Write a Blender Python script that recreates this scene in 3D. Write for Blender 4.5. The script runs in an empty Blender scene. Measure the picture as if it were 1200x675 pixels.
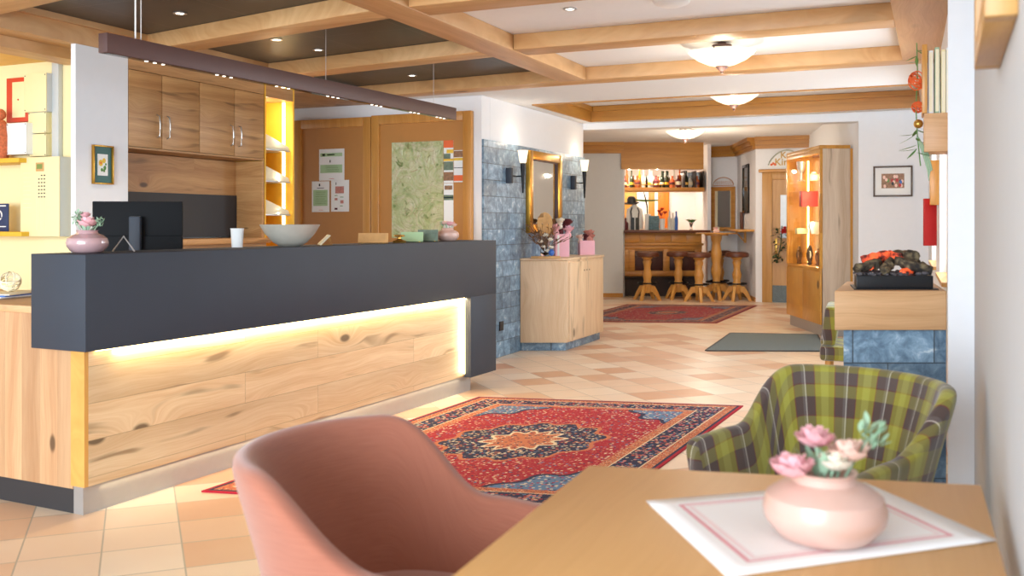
import bpy, bmesh, math, random
from mathutils import Vector, Matrix
random.seed(7)
C = bpy.context.scene.collection
FPX = 1130.0; HY = 261.0; CX = 600.0; CAMZ = 1.30
TH = math.atan(.44); cT, sT = math.cos(TH), math.sin(TH)
PI = math.pi
# ---------------------------------------------------------------- placement helpers
def cw(X, d): return (X*cT - d*sT, X*sT + d*cT)
def P(px, d): return cw((px-CX)/FPX*d, d)
def F(px, py, Z=0.0):
    d = (CAMZ-Z)*FPX/(py-HY)
    return P(px, d)
def zat(py, d): return CAMZ - (py-HY)*d/FPX
def onx(px, x0):
    t = (px-CX)/FPX
    d = x0/(t*cT - sT)
    return d*(t*sT + cT), d
def ony(px, y0):
    t = (px-CX)/FPX
    d = y0/(t*sT + cT)
    return d*(t*cT - sT), d
# ---------------------------------------------------------------- mesh helpers
def BM(): return bmesh.new()
def _bev(bm, verts, b, seg=2):
    if b <= 0: return
    vs = set(verts)
    es = [e for e in bm.edges if e.verts[0] in vs and e.verts[1] in vs]
    bmesh.ops.bevel(bm, geom=es, offset=b, segments=seg, affect='EDGES', profile=.5)
def box(bm, x0, x1, y0, y1, z0, z1, b=0, mi=0):
    vs = [bm.verts.new((x, y, z)) for x in (x0, x1) for y in (y0, y1) for z in (z0, z1)]
    for f in ((0,1,3,2),(4,6,7,5),(0,4,5,1),(2,3,7,6),(0,2,6,4),(1,5,7,3)):
        fc = bm.faces.new([vs[i] for i in f]); fc.material_index = mi
    _bev(bm, vs, b)
    return bm
def prism(bm, pts, z0, z1, b=0, mi=0):
    a = [bm.verts.new((p[0], p[1], z0)) for p in pts]
    c = [bm.verts.new((p[0], p[1], z1)) for p in pts]
    n = len(pts)
    bm.faces.new(a[::-1]).material_index = mi; bm.faces.new(c).material_index = mi
    for i in range(n):
        bm.faces.new((a[i], a[(i+1) % n], c[(i+1) % n], c[i])).material_index = mi
    _bev(bm, a+c, b)
    return bm
def lathe(bm, prof, cx=0, cy=0, cz=0, seg=24, mi=0, sx=1, sy=1):
    rings = []
    for r, z in prof:
        if r < 1e-5: rings.append([bm.verts.new((cx, cy, cz+z))])
        else: rings.append([bm.verts.new((cx+r*sx*math.cos(2*PI*k/seg), cy+r*sy*math.sin(2*PI*k/seg), cz+z)) for k in range(seg)])
    for a, c in zip(rings, rings[1:]):
        for k in range(seg):
            k2 = (k+1) % seg
            if len(a) == 1 and len(c) == 1: continue
            if len(a) == 1: f = bm.faces.new((a[0], c[k], c[k2]))
            elif len(c) == 1: f = bm.faces.new((a[k], a[k2], c[0]))
            else: f = bm.faces.new((a[k], a[k2], c[k2], c[k]))
            f.material_index = mi
    return bm
def tube(bm, pts, r, seg=8, mi=0, closed=False):
    pts = [Vector(p) for p in pts]; n = len(pts)
    rr = r if isinstance(r, (list, tuple)) else [r]*n
    rings = []
    for i, p in enumerate(pts):
        if closed: t = pts[(i+1) % n]-pts[i-1]
        else: t = pts[min(i+1, n-1)]-pts[max(i-1, 0)]
        t.normalize()
        up = Vector((0, 0, 1)) if abs(t.z) < .9 else Vector((1, 0, 0))
        a = t.cross(up).normalized(); b = a.cross(t)
        rings.append([bm.verts.new(p+(a*math.cos(2*PI*k/seg)+b*math.sin(2*PI*k/seg))*rr[i]) for k in range(seg)])
    m = n if closed else n-1
    for i in range(m):
        A, B = rings[i], rings[(i+1) % n]
        for k in range(seg):
            bm.faces.new((A[k], A[(k+1) % seg], B[(k+1) % seg], B[k])).material_index = mi
    if not closed:
        bm.faces.new(rings[0][::-1]).material_index = mi; bm.faces.new(rings[-1]).material_index = mi
    return bm
def ell(bm, c, r, seg=12, rings=8, rot=None, jitter=0, mi=0):
    if not isinstance(r, (list, tuple)): r = (r, r, r)
    M_ = rot or Matrix.Identity(3)
    c = Vector(c); R = []
    for i in range(rings+1):
        th = PI*i/rings
        if i in (0, rings): R.append([bm.verts.new(c+M_@Vector((0, 0, math.cos(th)*r[2])))])
        else:
            R.append([])
            for k in range(seg):
                j = 1+random.uniform(-jitter, jitter)
                R[-1].append(bm.verts.new(c+M_@Vector((math.sin(th)*math.cos(2*PI*k/seg)*r[0]*j, math.sin(th)*math.sin(2*PI*k/seg)*r[1]*j, math.cos(th)*r[2]*j))))
    for a, b in zip(R, R[1:]):
        for k in range(seg):
            k2 = (k+1) % seg
            if len(a) == 1: f = bm.faces.new((a[0], b[k], b[k2]))
            elif len(b) == 1: f = bm.faces.new((a[k], b[0], a[k2]))
            else: f = bm.faces.new((a[k], b[k], b[k2], a[k2]))
            f.material_index = mi
    return bm
def quad3(bm, pts, mi=0):
    f = bm.faces.new([bm.verts.new(p) for p in pts]); f.material_index = mi
    return f
def wallbox(bm, a, b, t, z0, z1, side=1, bev=0):
    """slab whose visible face runs a->b (plan points), thickness t to the left (side=1) of the direction"""
    a = Vector(a); b = Vector(b); d = (b-a).normalized(); n = Vector((-d.y, d.x))*side*t
    pts = [a, b, b+n, a+n]
    if side < 0: pts = pts[::-1]
    prism(bm, pts, z0, z1, bev)
# ---------------------------------------------------------------- object helpers
def finish(bm, name, mats):
    bmesh.ops.recalc_face_normals(bm, faces=bm.faces[:])
    me = bpy.data.meshes.new(name); bm.to_mesh(me); bm.free()
    for m in (mats if isinstance(mats, (list, tuple)) else [mats]): me.materials.append(m)
    for p in me.polygons: p.use_smooth = True
    me.set_sharp_from_angle(angle=math.radians(38))
    return me
def obj(name, bm, mats, parent=None, world=False, label=None):
    if parent is not None and world: bm.transform(parent.matrix_basis.inverted())
    off = None
    if parent is None:
        xs = [v.co for v in bm.verts]
        off = Vector(((min(v.x for v in xs)+max(v.x for v in xs))/2, (min(v.y for v in xs)+max(v.y for v in xs))/2, min(v.z for v in xs)))
        bm.transform(Matrix.Translation(-off))
    o = bpy.data.objects.new(name, finish(bm, name, mats)); C.objects.link(o)
    if off is not None: o.location = off
    if parent is not None: o.parent = parent
    if label: o['label'] = label
    return o
def tag(o, label, cat, group=None, kind=None):
    o['label'] = label; o['category'] = cat
    if group: o['group'] = group
    if kind: o['kind'] = kind
    return o
def thing(name, label, cat, loc=(0, 0, 0), rotz=0, group=None):
    o = bpy.data.objects.new(name, None); C.objects.link(o)
    o.location = loc; o.rotation_euler = (0, 0, rotz); o.empty_display_size = .1
    o.matrix_basis = Matrix.Translation(Vector(loc)) @ Matrix.Rotation(rotz, 4, 'Z')
    return tag(o, label, cat, group)
def struct(name, bm, m, label=None, cat='room'):
    o = obj(name, bm, m); o['kind'] = 'structure'
    if label: o['label'] = label; o['category'] = cat
    return o
def structp(name, label, cat, loc=(0,0,0), rotz=0):
    o = thing(name, label, cat, loc, rotz); o['kind'] = 'structure'; return o
def dup(root, loc, rotz, label, group=None, scale=None):
    r = root.copy(); C.objects.link(r); r.location = loc; r.rotation_euler = (0, 0, rotz)
    if scale: r.scale = scale
    r['label'] = label
    if group: r['group'] = group
    for ch in list(root.children):
        c = ch.copy(); C.objects.link(c); c.parent = r
        for g in ch.children:
            d = g.copy(); C.objects.link(d); d.parent = c
    return r
# ---------------------------------------------------------------- materials
class NT:
    def __init__(s, name):
        s.m = bpy.data.materials.new(name); s.m.use_nodes = True
        s.t = s.m.node_tree; s.b = s.t.nodes['Principled BSDF']
    def n(s, typ, **kw):
        nd = s.t.nodes.new(typ)
        for k, v in kw.items(): setattr(nd, k, v)
        return nd
    def l(s, a, b): s.t.links.new(a, b)
    def put(s, sock, v):
        if hasattr(v, 'is_output'): s.l(v, sock)
        else: sock.default_value = v
    def math(s, op, a, b=None, c=None, clamp=False):
        nd = s.n('ShaderNodeMath', operation=op, use_clamp=clamp); s.put(nd.inputs[0], a)
        if b is not None: s.put(nd.inputs[1], b)
        if c is not None: s.put(nd.inputs[2], c)
        return nd.outputs[0]
    def step(s, v, lo, hi):
        nd = s.n('ShaderNodeMapRange', interpolation_type='SMOOTHSTEP'); s.put(nd.inputs[0], v)
        s.put(nd.inputs[1], lo); s.put(nd.inputs[2], hi); return nd.outputs[0]
    def mix(s, f, a, b, mode='MIX'):
        nd = s.n('ShaderNodeMix', data_type='RGBA', blend_type=mode); s.put(nd.inputs[0], f)
        s.put(nd.inputs[6], col(a)); s.put(nd.inputs[7], col(b)); return nd.outputs[2]
    def xyz(s, out): 
        nd = s.n('ShaderNodeSeparateXYZ'); s.l(out, nd.inputs[0]); return nd.outputs
    def comb(s, x, y, z=0.0):
        nd = s.n('ShaderNodeCombineXYZ'); s.put(nd.inputs[0], x); s.put(nd.inputs[1], y); s.put(nd.inputs[2], z); return nd.outputs[0]
    def noise(s, vec, scale=1., detail=3., dist=0., rough=.5):
        nd = s.n('ShaderNodeTexNoise'); s.l(vec, nd.inputs['Vector']); nd.inputs['Scale'].default_value = scale
        nd.inputs['Detail'].default_value = detail; nd.inputs['Distortion'].default_value = dist; nd.inputs['Roughness'].default_value = rough
        return nd.outputs['Fac'], nd.outputs['Color']
    def vor(s, vec, scale=1., feature='F1', rnd=1.):
        nd = s.n('ShaderNodeTexVoronoi', feature=feature); s.l(vec, nd.inputs['Vector']); nd.inputs['Scale'].default_value = scale
        nd.inputs['Randomness'].default_value = rnd
        return nd.outputs['Distance'], (nd.outputs['Color'] if feature != 'DISTANCE_TO_EDGE' else None)
    def ramp(s, f, stops, interp='LINEAR'):
        nd = s.n('ShaderNodeValToRGB'); r = nd.color_ramp; r.interpolation = interp
        while len(r.elements) < len(stops): r.elements.new(.5)
        for e, (p, c_) in zip(r.elements, stops): e.position = p; e.color = col(c_)
        s.put(nd.inputs[0], f); return nd.outputs[0]
    def bump(s, h, st=.3, dist=.01):
        nd = s.n('ShaderNodeBump'); s.l(h, nd.inputs['Height']); nd.inputs['Strength'].default_value = st; nd.inputs['Distance'].default_value = dist
        s.l(nd.outputs[0], s.b.inputs['Normal'])
    def out(s, color=None, rough=None, metal=None):
        if color is not None: s.put(s.b.inputs['Base Color'], color if hasattr(color, 'is_output') else col(color))
        if rough is not None: s.put(s.b.inputs['Roughness'], rough)
        if metal is not None: s.put(s.b.inputs['Metallic'], metal)
        return s.m
def col(c_):
    if hasattr(c_, 'is_output'): return c_
    return tuple(c_) if len(c_) == 4 else (c_[0], c_[1], c_[2], 1.)
def srgb(r, g, b):
    f = lambda v: ((v/255+.055)/1.055)**2.4 if v > 10 else v/255/12.92
    return (f(r), f(g), f(b), 1.)
_pc = {}
def plain(name, rgb, rough=.5, metal=0., emit=0., coat=0., var=0.05, vs=18.):
    if name in _pc: return _pc[name]
    n = NT(name); c0 = srgb(*rgb)
    if var > 0:
        tc = n.n('ShaderNodeTexCoord'); f, _ = n.noise(tc.outputs['Object'], vs, 3)
        c0b = tuple(min(1, v*(1-var*2)) for v in c0[:3]); c1b = tuple(min(1, v*(1+var*2)) for v in c0[:3])
        cc = n.mix(f, c0b, c1b)
    else: cc = c0
    n.out(cc, rough, metal)
    if coat: n.b.inputs['Coat Weight'].default_value = coat
    if emit:
        n.put(n.b.inputs['Emission Color'], c0); n.b.inputs['Emission Strength'].default_value = emit
    _pc[name] = n.m; return n.m
def wood(name, light, dark, gc='xz', scale=1., planks=None, knots=1., rough=.45, contrast=1., joint=.6, tint=.12, coord='Object'):
    n = NT(name); tc = n.n('ShaderNodeTexCoord'); o = n.xyz(tc.outputs[coord])
    ix = {'x': 0, 'y': 1, 'z': 2}; g = o[ix[gc[0]]]; c = o[ix[gc[1]]]; t = o[ix[({'x', 'y', 'z'}-set(gc)).pop()]]
    off = 0.0
    base = n.comb(g, c, 0.0)
    if planks:
        w, L = planks
        br = n.n('ShaderNodeTexBrick'); n.l(base, br.inputs['Vector'])
        br.offset = .37; br.inputs['Scale'].default_value = 1.; br.inputs['Brick Width'].default_value = L; br.inputs['Row Height'].default_value = w
        br.inputs['Mortar Size'].default_value = .0012; br.inputs['Mortar Smooth'].default_value = .1; br.inputs['Bias'].default_value = 0
        br.inputs['Color1'].default_value = (0, 0, 0, 1); br.inputs['Color2'].default_value = (1, 1, 1, 1); br.inputs['Mortar'].default_value = (.5, .5, .5, 1)
        off = n.math('MULTIPLY', br.outputs['Color'], 7.3)
    third = n.math('ADD', n.math('MULTIPLY', t, 2.), off)
    warp, _ = n.noise(n.comb(n.math('MULTIPLY', g, 1.1*scale), n.math('MULTIPLY', c, 2.5*scale), third), 1., 2.)
    kd, kc = n.vor(n.comb(n.math('MULTIPLY', g, 1.5*scale), n.math('MULTIPLY', c, 3.2*scale), third), 1.)
    kn = n.math('POWER', n.math('SUBTRACT', 1., n.math('MULTIPLY', kd, 2.2, clamp=True), clamp=True), 2.)
    c2 = n.math('ADD', n.math('MULTIPLY', c, 13.*scale), n.math('ADD', n.math('MULTIPLY', warp, 2.2), n.math('MULTIPLY', kn, 1.3*knots)))
    f1, _ = n.noise(n.comb(n.math('MULTIPLY', g, .45*scale), c2, third), 1., 6., .12, .62)
    f2, _ = n.noise(n.comb(n.math('MULTIPLY', g, 5.*scale), n.math('MULTIPLY', c2, 12.), third), 1., 3.)
    f = n.math('ADD', n.math('MULTIPLY', f1, .7), n.math('MULTIPLY', f2, .3))
    h = .24/contrast
    cc = n.mix(n.step(f, .5-h, .5+h), dark, light)
    if knots > 0:
        r1 = n.step(kd, .10, .05)
        cc = n.mix(n.math('MULTIPLY', r1, .9), cc, tuple(v*.22 for v in dark[:3]))
        big, _ = n.noise(n.comb(n.math('MULTIPLY', g, 1.3*scale), n.math('MULTIPLY', c2, .8), third), 1.4, 2.)
        streak = n.step(big, .60, .74)
        cc = n.mix(n.math('MULTIPLY', streak, min(.8, .55*knots)), cc, tuple(v*.45 for v in dark[:3]))
    if planks:
        sh = n.math('ADD', 1.-tint, n.math('MULTIPLY', br.outputs['Color'], 2*tint))
        cc = n.mix(1., cc, n.comb(sh, sh, sh), 'MULTIPLY')
        cc = n.mix(n.math('MULTIPLY', br.outputs['Fac'], joint), cc, tuple(v*.25 for v in dark[:3]))
    n.out(cc, rough)
    n.bump(f2, .08, .002)
    return n.m
def wcol(r, g, b): return srgb(r, g, b)
M = {}
M['white'] = plain('white plaster', (236, 237, 240), .85, var=.01)
M['ceil'] = plain('white ceiling paint', (238, 238, 238), .9, var=.01)
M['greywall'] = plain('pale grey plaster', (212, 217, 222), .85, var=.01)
M['beam'] = wood('pale spruce beam', wcol(222, 180, 128), wcol(192, 140, 86), 'xy', .8, knots=.7)
M['beam_y'] = wood('pale spruce beam long', wcol(222, 180, 130), wcol(190, 140, 88), 'yx', .8, knots=.7)
M['trimwood'] = wood('golden spruce trim', wcol(200, 144, 64), wcol(168, 112, 44), 'xz', 1., knots=0, rough=.35)
M['oakfront'] = wood('knotty oak planks', wcol(238, 212, 172), wcol(206, 164, 116), 'xz', 1., planks=(.165, 1.7), knots=1.5, contrast=.9)
M['oakcab'] = wood('knotty oak cabinet', wcol(204, 158, 104), wcol(162, 112, 64), 'yz', 1.2, planks=(.21, 1.45), knots=1.3, joint=.2)
M['oakside'] = wood('pale oak vertical', wcol(208, 166, 124), wcol(176, 128, 88), 'zy', 1.2, planks=(.12, 2.5), knots=.1, joint=.3)
M['oakconsole'] = wood('cream oak', wcol(236, 212, 180), wcol(208, 172, 132), 'zy', 1., knots=1., contrast=.8)
M['oakledge'] = wood('oak ledge', wcol(224, 180, 134), wcol(196, 146, 98), 'xz', 1.4, knots=.2, contrast=.9)
M['table'] = wood('honey oak table', wcol(230, 182, 120), wcol(212, 160, 98), 'yx', 1., knots=.0, rough=.42, contrast=.6)
M['barwood'] = wood('golden pine bar', wcol(214, 154, 74), wcol(178, 114, 44), 'xz', 1., knots=0, rough=.35)
M['pine'] = wood('turned golden pine', wcol(226, 172, 92), wcol(196, 134, 60), 'zx', 1., knots=0, rough=.35)
M['cabwood'] = wood('amber oak display', wcol(216, 160, 72), wcol(188, 124, 46), 'zx', 1., planks=(.1, .45), knots=.2, rough=.35, joint=.1)
M['doorwood'] = wood('golden door wood', wcol(204, 158, 92), wcol(176, 124, 62), 'zx', 1., knots=0, rough=.4)
M['chest'] = plain('brown lacquered door panel', (188, 130, 68), .42, var=.02)
M['chestf'] = wood('brown door frame', wcol(208, 150, 76), wcol(184, 124, 56), 'zx', 1., knots=0, rough=.35)
M['anth'] = plain('anthracite laminate', (48, 54, 65), .62, var=.07, vs=3.)
M['anthd'] = plain('dark anthracite laminate', (46, 44, 46), .55, var=.05, vs=3.)
M['black'] = plain('black plastic', (28, 30, 34), .38, var=.02)
M['matblack'] = plain('matt black plastic', (16, 17, 20), .7, var=.02); M['matblack'].node_tree.nodes['Principled BSDF'].inputs['Specular IOR Level'].default_value = .2
M['blackm'] = plain('black metal', (24, 24, 26), .4, .6, var=.02)
M['blackglass'] = plain('black glass', (14, 15, 17), .08, var=0)
M['steel'] = plain('brushed steel', (196, 192, 186), .32, .95, var=.03)
M['kick'] = plain('brushed aluminium kick', (176, 172, 168), .42, .55, var=.03)
M['silver'] = plain('satin silver', (205, 205, 208), .3, .7, var=.01)
M['brown'] = plain('bronze brown metal', (92, 66, 62), .5, .1, var=.02)
M['gold'] = plain('gilt', (190, 142, 58), .3, .85, var=.12)
M['brass'] = plain('brass', (200, 160, 80), .3, .9, var=.05)
M['ivory'] = plain('ivory enamel with yellow light', (240, 226, 176), .55, var=.01)  # ivory, yellowed further to carry the side room's tinted light
M['panelgrey'] = plain('grey metal box side', (196, 200, 200), .5, var=.01)
M['red'] = plain('red lacquer', (206, 70, 44), .5, var=.02)
M['deepred'] = plain('deep red', (186, 28, 30), .5, var=.03)
M['paper'] = plain('white paper', (240, 240, 238), .8, var=.01)
M['ink'] = plain('dark ink', (60, 62, 66), .8, var=0)
M['leather'] = plain('brown leather', (98, 52, 30), .38, var=.08)
M['oxblood'] = plain('dark oxblood panel', (60, 20, 16), .45, var=.05)
M['darkbase'] = plain('dark brown base', (40, 22, 14), .5, var=.05)
M['skirting'] = M['trimwood']
M['pinkbag'] = plain('pink paper bag', (242, 184, 198), .6, var=.02)
M['green'] = plain('leaf green', (92, 140, 66), .6, var=.15)
M['sage'] = plain('sage leaf', (160, 190, 160), .7, var=.1)
M['pink'] = plain('pink petals', (248, 184, 190), .7, var=.08)
M['blush'] = plain('blush petals', (244, 206, 190), .7, var=.05)
M['cream'] = plain('cream petals', (240, 232, 214), .7, var=.04)
M['burg'] = plain('burgundy petals', (92, 28, 36), .7, var=.1)
M['blue'] = plain('blue', (52, 104, 186), .5, var=.05)
M['stonebowl'] = plain('grey stone', (178, 172, 160), .6, var=.12, vs=9.)
M['vpink'] = plain('pink glazed ceramic', (214, 176, 162), .30, coat=.12, var=.02)
M['vmauve'] = plain('mauve glazed ceramic', (186, 150, 152), .12, coat=.8, var=.03)
M['tan'] = plain('tan straw', (206, 160, 104), .8, var=.15)
M['brownleaf'] = plain('dried brown', (120, 84, 54), .8, var=.2)

def mat_floor():
    n = NT('cotto floor tiles'); tc = n.n('ShaderNodeTexCoord'); mp = n.n('ShaderNodeMapping')
    n.l(tc.outputs['Object'], mp.inputs[0]); mp.inputs['Rotation'].default_value = (0, 0, math.radians(45)); mp.inputs['Location'].default_value = (.11, .05, 0)
    v = mp.outputs[0]
    br = n.n('ShaderNodeTexBrick'); n.l(v, br.inputs['Vector']); br.offset = 0.; br.inputs['Scale'].default_value = 1.
    br.inputs['Brick Width'].default_value = .30; br.inputs['Row Height'].default_value = .30; br.inputs['Mortar Size'].default_value = .0035
    br.inputs['Mortar Smooth'].default_value = .2; br.inputs['Bias'].default_value = 0
    br.inputs['Color1'].default_value = (0, 0, 0, 1); br.inputs['Color2'].default_value = (1, 1, 1, 1)
    rnd = br.outputs['Color']
    cc = n.ramp(rnd, [(0., srgb(206, 150, 112)), (.25, srgb(226, 186, 150)), (.5, srgb(232, 212, 190)), (.75, srgb(218, 182, 150)), (1., srgb(238, 222, 200))])
    f, _ = n.noise(v, 5., 4.); f2, _ = n.noise(v, 1.7, 3.)
    cc = n.mix(n.math('MULTIPLY', n.step(f2, .4, .7), .5), cc, srgb(216, 164, 126)); 
    cc2 = n.mix(.55, cc, n.ramp(rnd, [(0., srgb(204, 148, 108)), (.4, srgb(230, 200, 172)), (1., srgb(240, 226, 206))]))
    cc = n.mix(br.outputs['Fac'], cc2, srgb(176, 164, 148))
    n.out(cc, n.math('ADD', .26, n.math('MULTIPLY', f, .2)))
    n.bump(n.math('SUBTRACT', 1., br.outputs['Fac']), .25, .003)
    return n.m
def mat_slate(name, gc, w=.33, h=.155, lum=1.):
    n = NT(name); tc = n.n('ShaderNodeTexCoord'); o = n.xyz(tc.outputs['Object']); ix = {'x': 0, 'y': 1, 'z': 2}
    v = n.comb(o[ix[gc[0]]], o[ix[gc[1]]], 0.)
    br = n.n('ShaderNodeTexBrick'); n.l(v, br.inputs['Vector']); br.offset = .43; br.inputs['Scale'].default_value = 1.
    br.inputs['Brick Width'].default_value = w; br.inputs['Row Height'].default_value = h; br.inputs['Mortar Size'].default_value = .003
    br.inputs['Color1'].default_value = (0, 0, 0, 1); br.inputs['Color2'].default_value = (1, 1, 1, 1); br.inputs['Bias'].default_value = 0
    f, _ = n.noise(tc.outputs['Object'], 13., 8., .5, .7); f2, _ = n.noise(tc.outputs['Object'], 3., 4., .5)
    k = lambda r, g, b: srgb(r*lum, g*lum, b*lum)
    cc = n.ramp(f, [(.3, k(70, 90, 110)), (.48, k(104, 130, 152)), (.60, k(132, 158, 178)), (.70, k(200, 208, 210))])
    sh = n.math('ADD', .72, n.math('MULTIPLY', br.outputs['Color'], .5))
    cc = n.mix(1., cc, n.comb(sh, sh, sh), 'MULTIPLY')
    cc = n.mix(br.outputs['Fac'], cc, k(70, 82, 92))
    n.out(cc, n.math('ADD', .18, n.math('MULTIPLY', f2, .4)))
    n.bump(n.math('ADD', n.math('MULTIPLY', f, .6), n.math('MULTIPLY', n.math('SUBTRACT', 1., br.outputs['Fac']), .4)), .6, .012)
    return n.m
def mat_fabric():
    n = NT('salmon woven fabric'); tc = n.n('ShaderNodeTexCoord'); o = n.xyz(tc.outputs['UV'])
    w1 = n.math('SINE', n.math('MULTIPLY', o[1], 900.)); fz, _ = n.noise(n.comb(n.math('MULTIPLY', o[0], 12.), n.math('MULTIPLY', o[1], 220.)), 1., 3.)
    f, _ = n.noise(tc.outputs['Object'], 6., 3.)
    cc = n.mix(fz, srgb(146, 86, 66), srgb(172, 110, 86)); cc = n.mix(n.math('MULTIPLY', f, .3), cc, srgb(150, 88, 74))
    n.out(cc, .95); n.b.inputs['Sheen Weight'].default_value = .4
    n.bump(n.math('ADD', fz, n.math('MULTIPLY', w1, .2)), .25, .002); return n.m
def mat_plaid(name='plaid fabric', per=.165):
    n = NT(name); tc = n.n('ShaderNodeTexCoord'); o = n.xyz(tc.outputs['UV'])
    G1 = srgb(146, 138, 40); G2 = srgb(166, 162, 66); B1 = srgb(80, 62, 58); B2 = srgb(104, 94, 92); R = srgb(120, 44, 34); W = srgb(214, 206, 196)
    def strip(v, ph):
        fr = n.math('FRACT', n.math('ADD', n.math('DIVIDE', v, per), ph))
        return fr, n.ramp(fr, [(0., B1), (.21, W), (.228, B2), (.30, B1), (.50, R), (.52, G1), (.66, G2), (.84, G1), (.98, R)], 'CONSTANT')
    fu, cu = strip(o[0], .1); fv = n.math('FRACT', n.math('ADD', n.math('DIVIDE', o[1], per*1.35), .3)); cv = n.ramp(fv, [(0., B1), (.27, R), (.29, G2), (.62, B2), (.80, R), (.82, G2)], 'CONSTANT')
    cc = n.mix(.32, cu, cv)
    fz, _ = n.noise(n.comb(n.math('MULTIPLY', o[0], 300.), n.math('MULTIPLY', o[1], 300.)), 1., 2.)
    cc = n.mix(n.math('MULTIPLY', fz, .25), cc, srgb(70, 60, 50))
    n.out(cc, .95); n.b.inputs['Sheen Weight'].default_value = .3
    n.bump(fz, .2, .002); return n.m
def mat_rug(name, ax=1.9, ay=2.8, med=.36, dark=False):
    n = NT(name); tc = n.n('ShaderNodeTexCoord'); o = n.xyz(tc.outputs['UV'])
    u = n.math('SUBTRACT', n.math('MULTIPLY', o[0], 2.), 1.); v = n.math('SUBTRACT', n.math('MULTIPLY', o[1], 2.), 1.)
    au = n.math('ABSOLUTE', u); av = n.math('ABSOLUTE', v)
    X = n.math('MULTIPLY', au, ax/2); Y = n.math('MULTIPLY', av, ay/2)
    e = n.math('MINIMUM', n.math('SUBTRACT', ax/2, X), n.math('SUBTRACT', ay/2, Y))      # metres from the edge
    vec = n.comb(X, Y, 0.)
    d1, c1 = n.vor(vec, 44.); d2, c2 = n.vor(vec, 30., 'F1'); d3, c3 = n.vor(vec, 85.)
    h1 = n.xyz(c1)[0]; h2 = n.xyz(c2)[0]; h3 = n.xyz(c3)[0]
    RED = srgb(176, 12, 42); NAVY = srgb(34, 40, 72); CREAM = srgb(232, 214, 178); ORG = srgb(208, 122, 80); LB = srgb(96, 130, 164); PK = srgb(224, 140, 130)
    flor = n.ramp(h1, [(0., CREAM), (.25, NAVY), (.45, ORG), (.62, LB), (.75, PK), (.88, CREAM)], 'CONSTANT')
    petal = n.step(d1, .40, .30); petal = n.math('MULTIPLY', petal, n.math('GREATER_THAN', h1, .08))
    vine = n.step(n.math('ABSOLUTE', n.math('SUBTRACT', d2, .5)), .05, .02)
    field = n.mix(n.math('MULTIPLY', vine, .3), RED, srgb(210, 150, 110)); field = n.mix(petal, field, flor)
    # medallion
    ang = n.math('ARCTAN2', n.math('MULTIPLY', v, 1.), u)
    rad = n.math('SQRT', n.math('ADD', n.math('POWER', n.math('DIVIDE', u, med*1.25), 2.), n.math('POWER', n.math('DIVIDE', v, med), 2.)))
    sc = n.math('ADD', rad, n.math('MULTIPLY', n.math('COSINE', n.math('MULTIPLY', ang, 12.)), .07))
    medc = n.mix(n.step(d1, .46, .34), NAVY, n.ramp(h1, [(0., CREAM), (.3, ORG), (.55, LB), (.7, RED), (.85, CREAM)], 'CONSTANT'))
    core = n.mix(n.step(d1, .42, .32), ORG, n.ramp(h2, [(0., NAVY), (.5, CREAM), (.75, RED)], 'CONSTANT'))
    medc = n.mix(n.math('LESS_THAN', sc, .45), medc, core)
    medc = n.mix(n.math('LESS_THAN', n.math('ABSOLUTE', n.math('SUBTRACT', sc, .47)), .03), medc, CREAM)
    field = n.mix(n.math('LESS_THAN', sc, 1.), field, medc)
    field = n.mix(n.math('LESS_THAN', n.math('ABSOLUTE', n.math('SUBTRACT', sc, 1.02)), .03), field, ORG)
    # corner spandrels
    cr = n.math('SQRT', n.math('ADD', n.math('POWER', n.math('DIVIDE', n.math('SUBTRACT', au, .85), .55), 2.), n.math('POWER', n.math('DIVIDE', n.math('SUBTRACT', av, .88), .40), 2.)))
    crs = n.math('ADD', cr, n.math('MULTIPLY', n.math('COSINE', n.math('MULTIPLY', n.math('ARCTAN2', n.math('SUBTRACT', .88, av), n.math('SUBTRACT', .85, au)), 14.)), .06))
    spc = n.mix(n.step(d1, .42, .32), LB, n.ramp(h1, [(0., CREAM), (.3, NAVY), (.5, RED), (.7, CREAM), (.85, ORG)], 'CONSTANT'))
    field = n.mix(n.math('LESS_THAN', crs, 1.), field, spc)
    field = n.mix(n.math('LESS_THAN', n.math('ABSOLUTE', n.math('SUBTRACT', crs, 1.0)), .03), field, NAVY)
    # borders
    tiny = n.mix(n.step(d3, .42, .30), ORG, n.ramp(h3, [(0., NAVY), (.4, CREAM), (.7, RED)], 'CONSTANT'))
    wide = n.mix(n.step(d1, .48, .36), NAVY, n.ramp(h1, [(0., PK), (.3, RED), (.45, CREAM), (.65, LB), (.8, ORG)], 'CONSTANT'))
    cc = n.mix(n.math('LESS_THAN', e, .32), field, tiny)
    cc = n.mix(n.math('LESS_THAN', e, .26), cc, CREAM); cc = n.mix(n.math('LESS_THAN', e, .252), cc, wide)
    cc = n.mix(n.math('LESS_THAN', e, .10), cc, CREAM); cc = n.mix(n.math('LESS_THAN', e, .092), cc, tiny)
    cc = n.mix(n.math('LESS_THAN', e, .035), cc, NAVY); cc = n.mix(n.math('LESS_THAN', e, .018), cc, RED)
    fz, _ = n.noise(tc.outputs['Object'], 160., 2.)
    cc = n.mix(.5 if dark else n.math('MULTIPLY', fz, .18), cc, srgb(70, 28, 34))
    n.out(cc, .95); n.bump(fz, .3, .004); return n.m
def mat_glass(name='clear glass', tint=(1, 1, 1), rough=.02):
    n = NT(name); n.b.inputs['Transmission Weight'].default_value = 1.; n.b.inputs['IOR'].default_value = 1.45; n.out((*tint, 1.), rough); return n.m
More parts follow.
